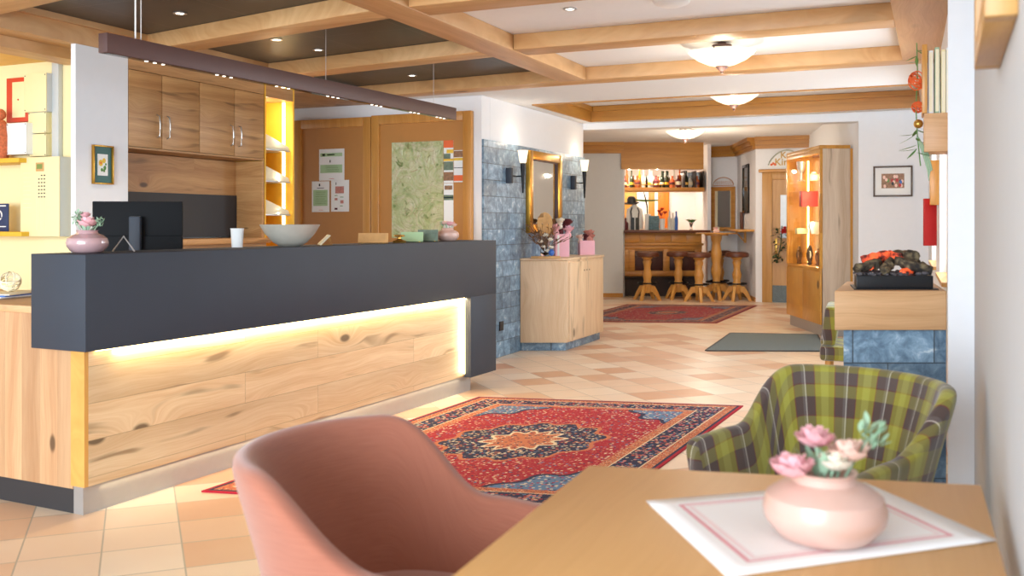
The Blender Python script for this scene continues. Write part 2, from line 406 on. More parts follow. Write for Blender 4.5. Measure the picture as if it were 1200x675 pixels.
def mat_pane():
    n = NT('clear pane'); tr = n.n('ShaderNodeBsdfTransparent'); gl = n.n('ShaderNodeBsdfGlossy'); gl.inputs['Roughness'].default_value = .03; mx = n.n('ShaderNodeMixShader'); mx.inputs[0].default_value = .07
    n.l(tr.outputs[0], mx.inputs[1]); n.l(gl.outputs[0], mx.inputs[2]); n.l(mx.outputs[0], n.t.nodes['Material Output'].inputs['Surface']); return n.m
def mat_mirror():
    n = NT('mirror glass'); n.out((.55, .56, .56, 1), .03, 1.); return n.m
def mat_map():
    n = NT('laminated trail map'); tc = n.n('ShaderNodeTexCoord'); f, _ = n.noise(tc.outputs['Object'], 5., 5., 2.2, .6); f2, _ = n.noise(tc.outputs['Object'], 13., 6., 1.); d, c_ = n.vor(tc.outputs['Object'], 14., 'DISTANCE_TO_EDGE')
    cc = n.ramp(f, [(.3, srgb(150, 168, 108)), (.45, srgb(186, 192, 140)), (.6, srgb(208, 204, 166)), (.75, srgb(222, 216, 186))])
    cc = n.mix(n.step(f2, .56, .72), cc, srgb(120, 138, 80)); cc = n.mix(n.step(d, .012, .0), cc, srgb(160, 110, 90))
    n.out(cc, .12); n.b.inputs['Coat Weight'].default_value = .5
    n.bump(f, .9, .04); return n.m
def mat_emit(name, rgb, st):
    n = NT(name); n.out((0, 0, 0, 1), .5); n.put(n.b.inputs['Emission Color'], srgb(*rgb)); n.b.inputs['Emission Strength'].default_value = st; return n.m
def mat_ceilblack():
    n = NT('dark anthracite ceiling panels'); tc = n.n('ShaderNodeTexCoord'); o = n.xyz(tc.outputs['Object'])
    br = n.n('ShaderNodeTexBrick'); n.l(tc.outputs['Object'], br.inputs['Vector']); br.offset = 0.; br.inputs['Scale'].default_value = 1.
    br.inputs['Brick Width'].default_value = .7; br.inputs['Row Height'].default_value = 1.35; br.inputs['Mortar Size'].default_value = .002
    f, _ = n.noise(tc.outputs['Object'], 4., 4., .5)
    cc = n.mix(f, srgb(58, 54, 52), srgb(78, 72, 68)); cc = n.mix(n.math('MULTIPLY', br.outputs['Fac'], .8), cc, srgb(120, 112, 104))
    n.out(cc, .42); return n.m
def mat_carved():
    n = NT('string of slate grey mat'); tc = n.n('ShaderNodeTexCoord'); f, _ = n.noise(tc.outputs['Object'], 220., 2.); f2, _ = n.noise(tc.outputs['Object'], 30., 3.)
    cc = n.mix(n.step(f, .4, .6), srgb(84, 98, 104), srgb(138, 150, 154)); n.out(n.mix(n.math('MULTIPLY', f2, .3), cc, srgb(90, 100, 106)), .95); n.bump(f, .4, .004); return n.m
def mat_cloth():
    n = NT('white table mat with pink lines'); tc = n.n('ShaderNodeTexCoord'); o = n.xyz(tc.outputs['UV'])
    a = n.math('MINIMUM', n.math('MINIMUM', o[0], n.math('SUBTRACT', 1., o[0])), n.math('MINIMUM', o[1], n.math('SUBTRACT', 1., o[1])))
    l1 = n.math('LESS_THAN', n.math('ABSOLUTE', n.math('SUBTRACT', a, .115)), .009); l2 = n.math('LESS_THAN', n.math('ABSOLUTE', n.math('SUBTRACT', a, .145)), .010)
    w, _ = n.noise(tc.outputs['Object'], 300., 2.)
    cc = n.mix(n.math('MULTIPLY', l1, .75), srgb(250, 248, 248), srgb(224, 120, 136)); cc = n.mix(n.math('MULTIPLY', l2, .35), cc, srgb(236, 170, 178))
    n.out(cc, .9); n.bump(w, .2, .001); return n.m
def mat_log():
    n = NT('charred log bark'); tc = n.n('ShaderNodeTexCoord'); f, _ = n.noise(tc.outputs['Object'], 40., 5., .5); f2, _ = n.noise(tc.outputs['Object'], 9., 3.)
    cc = n.ramp(f, [(.3, srgb(34, 28, 24)), (.5, srgb(84, 72, 56)), (.65, srgb(132, 118, 88))]); cc = n.mix(n.step(f2, .5, .62), cc, srgb(40, 34, 32))
    n.out(cc, .85); n.bump(f, .8, .01); return n.m
def mat_ember(name, st):
    n = NT(name); tc = n.n('ShaderNodeTexCoord'); f, _ = n.noise(tc.outputs['Object'], 22., 5., .8)
    cc = n.ramp(f, [(.35, srgb(64, 36, 32)), (.5, srgb(168, 56, 40)), (.68, srgb(226, 110, 60))]); n.out(cc, .7)
    n.l(n.ramp(f, [(.42, (0, 0, 0)), (.6, (1., .12, .03))]), n.b.inputs['Emission Color']); n.b.inputs['Emission Strength'].default_value = st
    n.bump(f, .8, .01); return n.m
M['floor'] = mat_floor(); M['slate'] = mat_slate('blue grey slate blocks', 'yz', lum=1.06); M['slatex'] = mat_slate('blue grey slate plinth', 'xz', .36, .17, 1.12)
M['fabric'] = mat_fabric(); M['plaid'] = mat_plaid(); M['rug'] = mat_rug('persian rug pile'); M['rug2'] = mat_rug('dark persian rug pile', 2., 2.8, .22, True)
M['glass'] = mat_glass(); M['mirror'] = mat_mirror(); M['pane'] = mat_pane(); M['map'] = mat_map(); M['ceilblack'] = mat_ceilblack(); M['mat'] = mat_carved(); M['cloth'] = mat_cloth()
M['log'] = mat_log(); M['ember'] = mat_ember('glowing ember', .7)
M['opal'] = mat_emit('lit opal glass', (255, 236, 204), 1.5); M['led'] = mat_emit('warm led strip', (255, 226, 160), 9.); M['ledw'] = mat_emit('white led strip', (255, 240, 200), 8.)
M['spot'] = mat_emit('lit spot lens', (255, 246, 226), 8.); M['spots'] = mat_emit('small spot lens', (255, 240, 220), 3.)
M['yellow'] = plain('sunny yellow laminate', (240, 186, 60), .5, var=.02); M['yshelf'] = plain('yellow shelf board', (226, 178, 50), .5, var=.03)
M['roomceil'] = plain('ceiling tinted by yellow light', (236, 190, 90), .5, var=.05)  # yellow room light painted into the ceiling colour

# ================================================================ SETTING
# floor
b = BM(); box(b, -9, 3.2, -2.2, 20.5, -.1, 0); struct('floor', b, M['floor'], 'terracotta and cream floor tiles laid diagonally', 'floor')
ZB, ZC, ZS = 2.48, 2.587, 2.49
XR = lambda d: 1.95 + .4096*(d-4.2)          # right hall wall in camera coordinates
# white ceiling over right part, dark ceiling over reception
b = BM(); box(b, -2.765, .35, -2.2, 7.76, ZC, ZC+.08); struct('ceiling', b, M['ceil'])
b = BM(); box(b, -5.06, -2.765, -2.2, 7.95, ZC, ZC+.08); struct('ceiling_reception', b, M['ceilblack'])
# soffit beyond the last cross beam with recess
b = BM()
prism(b, [(-6.5, 8.0), (-4.9, 7.98), (-2.9, 7.775), (-.12, 7.775), (-.12, 8.95), (-6.5, 8.95)], ZS, 2.75); box(b, -3.86, -3.72, 8.95, 11.0, ZS, 2.75)
box(b, -3.72, .3, 10.72, 11.0, ZS, 2.75); box(b, -.12, .4, 7.70, 10.72, ZS, 2.75); box(b, -3.72, -.12, 8.95, 10.72, 2.66, 2.75)
struct('ceiling_hall', b, M['ceil'])
b = BM(); t_ = .022
box(b, -3.72, -3.72+t_, 8.95, 10.72, ZS-.012, 2.655); box(b, -.12-t_, -.12, 8.95, 10.72, ZS-.012, 2.655)
box(b, -3.72+t_, -.12-t_, 10.72-t_, 10.72, ZS-.012, 2.655); box(b, -3.72+t_, -.12-t_, 8.95, 8.95+t_, ZS-.012, 2.655)
box(b, -3.72+t_, -3.72+.05, 8.95+t_, 10.70, 2.60, 2.655); box(b, -3.66, -.14, 10.65, 10.70, 2.60, 2.655)
struct('trim_1', b, M['trimwood'], 'golden wooden surround of the ceiling recess', 'ceiling trim')
# beams: individual timbers
def beam(label, pts, z0=ZB, m='beam', b_=.006):
    b = BM(); prism(b, pts, z0, ZC, b_); o = obj('ceiling_beam', b, M[m]); return tag(o, label, 'beam', None, 'structure')
beam('long wooden ceiling beam running down the hall beside the dark panels', [(-2.885, -2.2), (-2.645, -2.2), (-2.645, 7.53), (-2.885, 7.53)], ZB-.004, 'beam_y')
beam('long wooden ceiling beam along the right wall', [(-.225, -2.2), (.10, -2.2), (.10, 7.53), (-.225, 7.53)], ZB-.003, 'beam_y')
W = .24
beam('last wooden cross beam in front of the white soffit', [(-5.0, 7.74), (-2.9, 7.54), (.15, 7.53), (.15, 7.77), (-2.9, 7.77), (-5.0, 7.95)])
beam('cross beam of the white ceiling nearest the bowl lamps', [(-2.645, 6.03), (-.225, 6.03), (-.225, 6.27), (-2.645, 6.27)])
beam('cross beam of the white ceiling next to the round detector', [(-2.645, 4.60), (-.225, 4.60), (-.225, 4.84), (-2.645, 4.84)])
beam('cross beam of the white ceiling above the camera', [(-2.645, 3.1), (-.225, 3.1), (-.225, 3.34), (-2.645, 3.34)])
beam('third cross beam between the dark ceiling panels', [(-4.96, 6.33), (-2.885, 6.02), (-2.885, 6.24), (-4.96, 6.55)])
beam('second cross beam between the dark ceiling panels', [(-4.96, 5.03), (-2.885, 4.60), (-2.885, 4.82), (-4.96, 5.25)])
beam('first cross beam between the dark ceiling panels at top left', [(-4.96, 3.62), (-2.885, 3.25), (-2.885, 3.47), (-4.96, 3.86)])
b = BM(); box(b, -5.15, -4.96, -1., 6.95, 2.43, ZC, .004); tag(obj('ceiling_beam', b, M['beam_y']), 'weathered beam above the white pillar and wall cabinets', 'beam', None, 'structure')
b = BM(); box(b, -4.96, -4.93, -1., 6.95, 2.545, ZC-.002); struct('trim_2', b, M['beam_y'], 'thin ledge strip on top of weathered beam', 'trim')
b = BM(); box(b, -5.36, -5.152, -1., 4.74, 2.36, 2.585, .004); tag(obj('ceiling_beam', b, M['beam_y']), 'lower beam in front of the yellow side room ceiling', 'beam', None, 'structure')
b = BM(); box(b, -9, -5.16, -1., 4.9, 2.401, 2.48); struct('ceiling_side', b, M['roomceil'], 'yellow lit ceiling of the side room', 'ceiling')
b = BM(); box(b, -7.2, -4.97, 6.70, 8.1, 2.46, 2.56); struct('ceiling_niche', b, M['oakcab'], 'wooden soffit beyond the wall cabinets', 'ceiling')
# walls
b = BM(); box(b, -7.2, -3.881, 8.117, 8.3, 0, ZS-.001); struct('wall_back', b, M['white'])
b = BM(); box(b, -4.06, -3.88, 8.301, 10.94, 0, ZS); struct('wall_left', b, M['white'])
b = BM(); box(b, -3.879, -3.86, 8.118, 10.94, 0, 2.08); struct('wall_slate', b, M['slate'], 'blue grey slate block cladding below white wall', 'wall')
b = BM(); box(b, -5.0, -4.96, 4.45, 4.88, 0, 2.429); struct('wall_pillar', b, M['white'], 'white pillar left of the wooden wall cabinets', 'wall')
b = BM(); box(b, -9, -5.001, 4.75, 4.87, 0, 2.40); struct('wall_side', b, plain('white wall tinted by yellow light', (244, 228, 178), .85, var=.01))  # white wall, the side room's yellow light is put into its colour
b = BM(); box(b, -7.3, -5.305, 4.871, 6.70, 0, 2.46); struct('wall_cabinets', b, M['white'])
b = BM(); box(b, -9.1, -9, -1, 4.87, 0, 2.48); struct('wall_far_left', b, M['white'])
# near right wall and pillar
nw = [cw(1.99-.4507*6.0, 4.15-6.0), cw(1.99, 4.15)]
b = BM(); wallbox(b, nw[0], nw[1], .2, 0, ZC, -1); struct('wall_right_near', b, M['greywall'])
pa, pb = cw(1.995, 4.15), cw(1.896, 4.195)
pc_, pd = cw(XR(4.75)-.06, 4.75), cw(XR(4.75)+.3, 4.75)
b = BM(); prism(b, [pa, cw(2.25, 4.05), cw(2.5, 4.70), cw(1.896+.5*.41+.03, 4.70), pb], 0, ZC); struct('wall_pier', b, M['white'], 'white pier between the near wall and the fireplace', 'wall')
# right hall wall with two window openings
def rwall(d0, d1, z0, z1, bm):
    a = cw(XR(d0), d0); c_ = cw(XR(d1), d1); wallbox(bm, a, c_, .22, z0, z1, -1)
b = BM(); rwall(4.6, 5.55, 0, 2.66, b); rwall(5.55, 6.75, 0, .95, b); rwall(5.55, 6.75, 2.15, 2.66, b); rwall(6.75, 7.55, 0, 2.66, b)
rwall(7.55, 8.9, 0, .95, b); rwall(7.55, 8.9, 2.15, 2.66, b); rwall(8.9, 10.4, 0, 2.66, b); struct('wall_right', b, M['white'])
for k, (d0, d1) in enumerate(((5.55, 6.75), (7.55, 8.9))):
    t = structp('window_%d' % (k+1), 'wood framed window in the right wall', 'window')
    b = BM()
    for a0, a1, z0, z1 in ((d0, d1, .95, 1.01), (d0, d1, 2.09, 2.15), (d0, d0+.06, 1.01, 2.09), (d1-.06, d1, 1.01, 2.09), ((d0+d1)/2-.03, (d0+d1)/2+.03, 1.01, 2.09)):
        p0 = cw(XR(a0)+.07, a0); p1 = cw(XR(a1)+.07, a1); wallbox(b, p0, p1, .05, z0, z1, -1)
    obj('window_frame', b, M['pine'], t)
    b = BM(); p0 = cw(XR(d0+.06)+.095, d0+.06); p1 = cw(XR(d1-.06)+.095, d1-.06); wallbox(b, p0, p1, .006, 1.01, 2.09, -1); obj('window_pane', b, M['pane'], t)
    b = BM(); p0 = cw(XR(d0)-.03, d0); p1 = cw(XR(d1)-.03, d1); wallbox(b, p0, p1, .10, .93, .955, -1); obj('window_sill', b, M['pine'], t)
# end wall with the picture, jamb, header over the opening
e0 = cw(3.81, 10.6); e1 = cw(4.455, 10.316)
b = BM(); prism(b, [e0, e1, cw(4.7, 10.2), cw(5.0, 15.6), cw(4.79, 15.6)], 0, 2.70); struct('wall_end', b, M['white'])
b = BM(); prism(b, [(-3.88, 10.94), e0, (e0[0], e0[1]+.22), (-3.88, 11.16)], 2.415, 2.75); struct('wall_header', b, M['white'], 'white lintel over the opening to the bar', 'wall')
# bar area shell (camera-aligned plan points)
b = BM(); prism(b, [cw(-1.2, 11.3), cw(4.9, 11.2), cw(5.0, 18.6), cw(-1.2, 18.6)][::1], 2.70, 2.80); struct('ceiling_bar', b, M['ceil'])
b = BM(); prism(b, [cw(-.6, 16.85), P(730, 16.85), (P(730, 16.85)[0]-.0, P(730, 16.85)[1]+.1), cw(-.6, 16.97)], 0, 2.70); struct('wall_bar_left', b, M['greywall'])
b = BM(); prism(b, [cw(-1.0, 11.2), cw(-.9, 11.2), cw(-.6, 16.9), cw(-.7, 16.9)], 0, 2.70); struct('wall_bar_side', b, M['white'])
q = [P(824, 18.0), P(864, 17.6), P(885.6, 15.85), P(948, 15.5), cw(5.1, 15.4)]
def wallseg(name, a, c_, z1=2.70): 
    b = BM(); wallbox(b, a, c_, .1, 0, z1, 1); return struct(name, b, M['white'])
wallseg('wall_bar_mirror', q[0], q[1]); wallseg('wall_bar_corner', q[1], q[2]); wallseg('wall_bar_door', q[2], q[4])
b = BM(); prism(b, [cw(1.9, 18.55), cw(3.7, 18.55), cw(3.7, 18.65), cw(1.9, 18.65)], 0, 2.70); struct('wall_bar_back', b, M['white'])
b = BM(); prism(b, [cw(3.50, 17.25), cw(3.56, 17.25), cw(3.60, 18.55), cw(3.52, 18.55)], 0, 2.70); struct('wall_bar_right', b, M['white'])
b = BM(); prism(b, [cw(1.86, 16.97), cw(1.96, 16.97), cw(1.96, 18.55), cw(1.86, 18.55)], 0, 2.70); struct('wall_bar_inner', b, M['white'])
# cornice around the bar area
b = BM()
cpts = [cw(-.6, 16.85), P(730, 16.85)]
def cornice(a, c_, side=-1):
    for tt, z0, z1 in ((.05, 2.51, 2.57), (.09, 2.57, 2.64), (.14, 2.64, 2.70)): wallbox(b, a, c_, tt, z0, z1, side)
cornice(*cpts)
cornice(q[0], q[1]); cornice(q[1], q[2]); cornice(q[2], q[4])
struct('trim_3', b, M['trimwood'], 'golden stepped cornice around the bar ceiling', 'cornice')
b = BM(); wallbox(b, P(728, 16.80), P(824.5, 16.80), .2, 2.235, 2.70, 1); struct('trim_4', b, M['trimwood'], 'wide wooden fascia above the bar opening', 'fascia')
b = BM(); wallbox(b, cw(-.6, 16.85), P(730, 16.85), .015, 0, .07, -1); wallbox(b, q[1], q[2], .015, 0, .07, -1); struct('baseboard_bar', b, M['trimwood'])

# ================================================================ RECEPTION
# closet doors on the back wall
def doorleaf(name, pxa, pxb, label, ztop):
    xa, _ = ony(pxa, 8.117); xb, _ = ony(pxb, 8.117); t = structp(name, label, 'door', ((xa+xb)/2, 8.10, 0)); h = (xb-xa)/2
    b = BM(); box(b, -h+.09, h-.09, -.018, .012, .1, ztop-.09); obj('door_panel', b, M['chest'], t)
    b = BM(); box(b, -h, -h+.09, -.045, .012, 0, ztop, .006); box(b, h-.09, h, -.045, .012, 0, ztop, .006); box(b, -h+.09, h-.09, -.045, .012, ztop-.09, ztop, .006); box(b, -h+.09, h-.09, -.045, .012, 0, .1, .006)
    obj('door_frame', b, M['chestf'], t); return t
doorleaf('door_1', 348, 438, 'brown panelled closet door with three notices', 2.335)
doorleaf('door_2', 438.6, 555.5, 'brown panelled closet door with trail map', 2.345)
def sheet(name, label, cat, x0, x1, z0, z1, y, marks, base='paper', group=None, flip=None):
    """flat sheet facing -y at plane y, marks = (mat, u0,u1,v0,v1) in 0..1"""
    b = BM(); box(b, x0, x1, y, y+.002, z0, z1); mats = [M[base] if isinstance(base, str) else base]
    for m, u0, u1, v0, v1 in marks:
        mm = M[m] if isinstance(m, str) else m
        if mm not in mats: mats.append(mm)
        xx0, xx1 = x0+(x1-x0)*u0, x0+(x1-x0)*u1; zz0, zz1 = z0+(z1-z0)*v0, z0+(z1-z0)*v1
        quad3(b, [(xx0, y-.0012, zz0), (xx1, y-.0012, zz0), (xx1, y-.0012, zz1), (xx0, y-.0012, zz1)], mats.index(mm))
    return tag(obj(name, b, mats), label, cat, group)
def wsheet(name, label, cat, pxa, pxb, pya, pyb, marks, y=8.078, base='paper', group=None):
    xa, da = ony(pxa, y); xb, db = ony(pxb, y); dm = (da+db)/2
    return sheet(name, label, cat, xa, xb, zat(pyb, dm), zat(pya, dm), y, marks, base, group)
M['lgreen'] = plain('pale green print', (176, 206, 160), .8, var=.02); M['mgreen'] = plain('green print', (110, 150, 90), .8, var=.1); M['skin'] = plain('pink photo print', (196, 130, 118), .7, var=.3, vs=60.)
M['photo'] = plain('landscape photo print', (110, 128, 110), .5, var=.35, vs=26.); M['photo2'] = plain('autumn photo print', (150, 110, 80), .5, var=.4, vs=36.); M['orange'] = plain('orange print', (236, 110, 60), .7, var=.05); M['yprint'] = plain('yellow print', (238, 196, 70), .7, var=.05)
lines = lambda u0, u1, vs: [('mgreen', u0+random.uniform(0, .05), u1-random.uniform(0, .12), v, v+.012) for v in vs]
wsheet('notice', 'upper of the three white and green notices on the brown closet door', 'notice', 374, 403.5, 174.5, 211.5, [('lgreen', .05, .92, .76, .87), ('photo2', .12, .24, .78, .85), ('ink', .32, .62, .80, .835), ('ink', .42, .46, .57, .65), ('lgreen', .05, .92, .24, .5), ('red', .4, .6, .05, .062)]+lines(.25, .8, (.29, .34, .4, .45)))
wsheet('notice', 'lower left notice with large green block on the brown closet door', 'notice', 365.5, 386, 212.5, 248.5, [('ink', .40, .48, .84, .92), ('ink', .3, .7, .77, .79), ('lgreen', .08, .9, .2, .72), ('red', .4, .65, .06, .07)]+lines(.2, .85, (.28, .35, .42, .5, .57, .64)))
wsheet('notice', 'lower right notice with photographs of treatments on the brown closet door', 'notice', 388, 409, 211, 248, [('ink', .26, .3, .85, .93), ('skin', .24, .72, .58, .8), ('skin', .2, .36, .36, .43), ('skin', .52, .7, .26, .36), ('burg', .2, .36, .06, .12), ('mgreen', .2, .36, .5, .52), ('mgreen', .5, .7, .45, .47), ('mgreen', .5, .66, .17, .19)])
xa, da = ony(459, 8.078); xb, db = ony(520, 8.078)
wsheet('trail_map', 'large glossy green trail map on the brown closet door', 'map', 459, 519.5, 166, 279, [], base='map')
wsheet('brochure', 'orange and white flyer at the top right of the trail map', 'brochure', 520, 531.3, 164.5, 186, [('orange', 0, 1, .6, 1), ('yprint', .3, 1, .3, .5), ('photo', 0, .7, 0, .28)])
wsheet('brochure', 'photo flyer with orange band right of the map edge', 'brochure', 531.8, 543.2, 176, 213.5, [('photo2', 0, 1, .78, .98), ('yprint', 0, 1, .68, .76), ('ink', 0, 1, .44, .46), ('orange', 0, 1, .04, .22)])
wsheet('brochure', 'narrow flyer with two village photos beside the map', 'brochure', 520, 531.3, 186.5, 214.5, [('photo', 0, 1, .54, .9), ('photo2', 0, 1, .1, .46), ('yprint', 0, 1, .92, 1.)])
wsheet('brochure', 'long white leaflet with blue photo below the village flyers', 'brochure', 520, 531.3, 215, 276, [('photo2', .1, .9, .88, .96), ('photo', 0, 1, .68, .78), ('blue', 0, 1, .72, .74)])

# wall cabinets (two units of two doors)
XF = -4.96
def ycab(px): return onx(px, XF)[0]
ys = [ycab(p) for p in (150.5, 190, 234, 275, 309.5)]
for k in (0, 2):
    t = thing('wall_cabinet', ('knotty oak wall cabinet beside the white pillar', 'knotty oak wall cabinet beside the yellow lit shelf')[k//2], 'cabinet', (XF, ys[k], 1.80))
    w = ys[k+2]-ys[k]
    b = BM(); box(b, -.33, -.022, 0, w, 0, .62); obj('body', b, M['oakcab'], t)
    b = BM(); box(b, -.022, 0, 0, w, .535, .62); obj('header_board', b, M['oakcab'], t)
    b = BM(); box(b, -.022, .002, 0, w, 0, .012); obj('bottom_edge', b, M['oakcab'], t)
    for j in (0, 1):
        y0 = ys[k+j]-ys[k]+.0025; y1 = ys[k+j+1]-ys[k]-.0025
        b = BM(); box(b, -.02, .0, y0, y1, .016, .531, .0015); dr = obj('door', b, M['oakcab'], t)
        hy = y1-.045 if j == 0 else y0+.045
        b = BM(); tube(b, [(0, hy, .09), (.022, hy, .10), (.03, hy, .15), (.03, hy, .19), (.022, hy, .24), (0, hy, .25)], .005, 8); obj('handle', b, M['steel'], dr, label='bowed steel handle')
t = thing('wall_panelling', 'oak back panel above dark splashback behind reception', 'wall panel', (XF, ys[0], 0)); w = ys[4]-ys[0]
b = BM(); box(b, -.33, -.26, 0, w, 1.52, 1.795); obj('oak_panel', b, M['oakcab'], t)
b = BM(); box(b, -.33, -.25, 0, w, 1.19, 1.52); obj('splashback', b, M['anthd'], t, label='matt black splashback')
b = BM(); box(b, -.33, 0.0, w-.03, w, 0, 1.795); obj('side_board', b, M['oakcab'], t)
M['oakyz'] = M['oakcab']
t = thing('sideboard', 'oak back counter under the dark splashback', 'counter', (XF, ys[0], 0))
b = BM(); box(b, -.33, 0.10, 0, w-.04, 1.14, 1.18, .003); obj('worktop', b, M['oakcab'], t)
b = BM(); box(b, -.33, .06, 0.01, w-.05, 0, 1.139); obj('body', b, M['oakcab'], t)
for k in range(3):
    b = BM(); box(b, .061, .08, .03+k*.46, .03+k*.46+.44, .1, 1.11, .002); dr = obj('door', b, M['oakcab'], t)
    b = BM(); box(b, .081, .095, .40+k*.46, .41+k*.46, .8, .95, .003); obj('handle', b, M['steel'], dr)
# yellow lit shelf unit
y0, y1 = ycab(310.5), ycab(345)
t = thing('display_shelf', 'tall yellow lit shelf unit holding leaflets', 'shelf', (XF, y0, 0)); w = y1-y0
b = BM(); box(b, -.34, -.32, 0, w, 0, 2.43); box(b, -.32, 0, 0, .012, 0, 2.43); obj('back_panel', b, M['yellow'], t)
b = BM(); box(b, -.34, 0.0, w-.02, w, 0, 2.43); obj('side_panel', b, M['yellow'], t)
b = BM(); box(b, -.32, 0.0, .013, w-.021, 2.32, 2.43); obj('header_board', b, M['oakcab'], t)
b = BM(); box(b, -.32, 0.0, .013, w-.021, 0, .9); obj('lower_cupboard', b, M['oakcab'], t)
zsh = [zat(p, 8.0) for p in (195, 214, 251)]
zsh = [1.71, 1.55, 1.37]
zz = [zat(175, 7.95), zat(212, 7.95), zat(251, 7.95)]
for z in zz:
    b = BM(); box(b, -.30, -.02, .014, w-.028, z-.012, z, .002); obj('shelf', b, M['silver'], t)
b = BM(); box(b, -.105, -.08, w-.027, w-.0205, 1.0, 2.315); obj('led_strip', b, M['led'], t, label='glowing vertical light strip')
M['leaf1'] = plain('cream leaflet', (244, 232, 200), .6, var=.03); M['leaf2'] = plain('photo leaflet', (170, 150, 130), .5, var=.3, vs=40.)
for z, lab in zip(zz, ('cream leaflets on the top shelf of the yellow unit', 'leaflets with dark photo edge on the middle shelf of the yellow unit', 'leaflets on the lowest shelf of the yellow unit')):
    b = BM()
    for k in range(5): box(b, -.28, -.03, .016, w-.031, z+.0005+k*.0036, z+.0036+k*.0036)
    P2 = [(.02, z+.0185), (.02, z+.12), (.035, z+.125), (w-.03, z+.03), (w-.03, z+.0185)]
    fa = [b.verts.new((-.27, y_, z_)) for y_, z_ in P2]; fb = [b.verts.new((-.035, y_, z_)) for y_, z_ in P2]
    b.faces.new(fa); b.faces.new(fb[::-1])
    for i_ in range(5): b.faces.new((fa[i_], fb[i_], fb[(i_+1) % 5], fa[(i_+1) % 5]))
    b.transform(Matrix.Translation((XF, y0, 0))); tag(obj('leaflet_stack', b, M['leaf1']), lab, 'leaflets')
# picture on the white pillar
def framed(name, label, cat, loc, rotz, w, h, fw, depth, fm, inner, group=None):
    """local: faces -y, centred in x, base z=0"""
    t = thing(name, label, cat, loc, rotz, group)
    b = BM(); box(b, -w/2, -w/2+fw, -depth, 0, 0, h, .002); box(b, w/2-fw, w/2, -depth, 0, 0, h, .002); box(b, -w/2+fw, w/2-fw, -depth, 0, 0, fw, .002); box(b, -w/2+fw, w/2-fw, -depth, 0, h-fw, h, .002)
    obj('frame', b, fm, t)
    inner(t, w-2*fw, h-2*fw, fw, depth); return t
def pic_flower(t, w, h, fw, dp):
    M['teal'] = plain('dark teal mount', (52, 100, 96), .5, var=.03)
    b = BM(); box(b, -w/2, w/2, -.006, -.001, fw, fw+h); obj('mount', b, M['teal'], t)
    b = BM(); box(b, -w*.28, w*.28, -.009, -.0065, fw+h*.2, fw+h*.8)
    mats = [M['paper'], M['yprint'], M['green'], M['orange']]
    for cx, cz, r, m in ((-.02, .55, .018, 1), (.012, .62, .014, 1), (-.02, .55, .007, 3), (.02, .42, .012, 2), (-.01, .36, .010, 2), (.012, .34, .009, 2), (.03, .52, .007, 2)):
        f = b.faces.new([b.verts.new((cx*w/.1*.55+r*math.cos(2*PI*k/10), -.0095-.0002*m, fw+h*cz+r*1.2*math.sin(2*PI*k/10))) for k in range(10)]); f.material_index = m
    obj('print', b, mats, t, label='white print with yellow flowers')
yp0, dp0 = onx(107, XF); yp1, dp1 = onx(131, XF); zp0 = zat(216, (dp0+dp1)/2); zp1 = zat(170.5, (dp0+dp1)/2)
framed('framed_picture', 'small flower picture with teal mount in gilt frame on white pillar', 'picture', (XF+.001, (yp0+yp1)/2, zp0), PI/2, yp1-yp0, zp1-zp0, .010, .02, M['gold'], pic_flower)

# ---- counter, local frame: x along the front, y inwards
OX, OY = cw(-1.858, 4.2); CR = math.atan2(*(lambda v: (v[1], v[0]))(cw(.4414, .8973)))
ctr = thing('reception_counter', 'long reception counter with anthracite upper band and knotty oak front', 'counter', (OX, OY, 0), CR)
ZT, ZF, LK = 1.16, .735, 3.92
b = BM(); box(b, 0, LK, 0, .35, ZF, ZT, .002); obj('fascia', b, M['anth'], ctr, label='anthracite upper band of the counter')
b = BM(); box(b, LK-.42, LK, 0, .35, .12, ZF-.0005, .002); obj('end_leg', b, M['anth'], ctr, label='anthracite end panel')
b = BM(); box(b, .062, LK-.421, .055, .085, .128, ZF-.001); obj('front_panel', b, M['oakfront'], ctr)
b = BM(); box(b, .040, .0615, .055, .1415, .128, ZF-.001); obj('panel_edge', b, M['pine'], ctr)
b = BM(); box(b, .055, LK-.28, .08, .14, 0, .127); obj('kick_plate', b, M['kick'], ctr, label='brushed metal kick plate')
b = BM(); box(b, .07, LK-.02, .35, .37, .1, ZT-.06); box(b, .07, LK-.3, .37, 1.02, .73, .76); obj('inner_desk', b, M['oakside'], ctr)
b = BM(); box(b, .075, LK-.33, .09, .10, ZF-.018, ZF-.002); obj('led_channel', b, M['silver'], ctr)
b = BM(); box(b, LK-.445, LK-.435, .042, .052, .15, ZF-.01); obj('led_strip', b, M['led'], ctr, label='vertical light strip')
b = BM(); box(b, .09, LK-.45, .036, .046, ZF-.008, ZF-.001); obj('led_strip', b, M['led'], ctr, label='horizontal light strip under the band')
# return at the left end
ret = thing('side_desk', 'low oak side desk joined to the left end of the reception counter', 'desk', (OX, OY, 0), CR)
b = BM(); box(b, .052, .075, .142, 1.75, .11, .885); obj('side_panel', b, M['oakside'], ret)
b = BM(); box(b, .056, .085, .142, 1.75, 0, .109); obj('kick_plate', b, M['anthd'], ret, label='dark plinth strip')
b = BM(); box(b, .03, .72, .372, 1.8, .887, .92, .003); obj('worktop', b, M['oakledge'], ret)
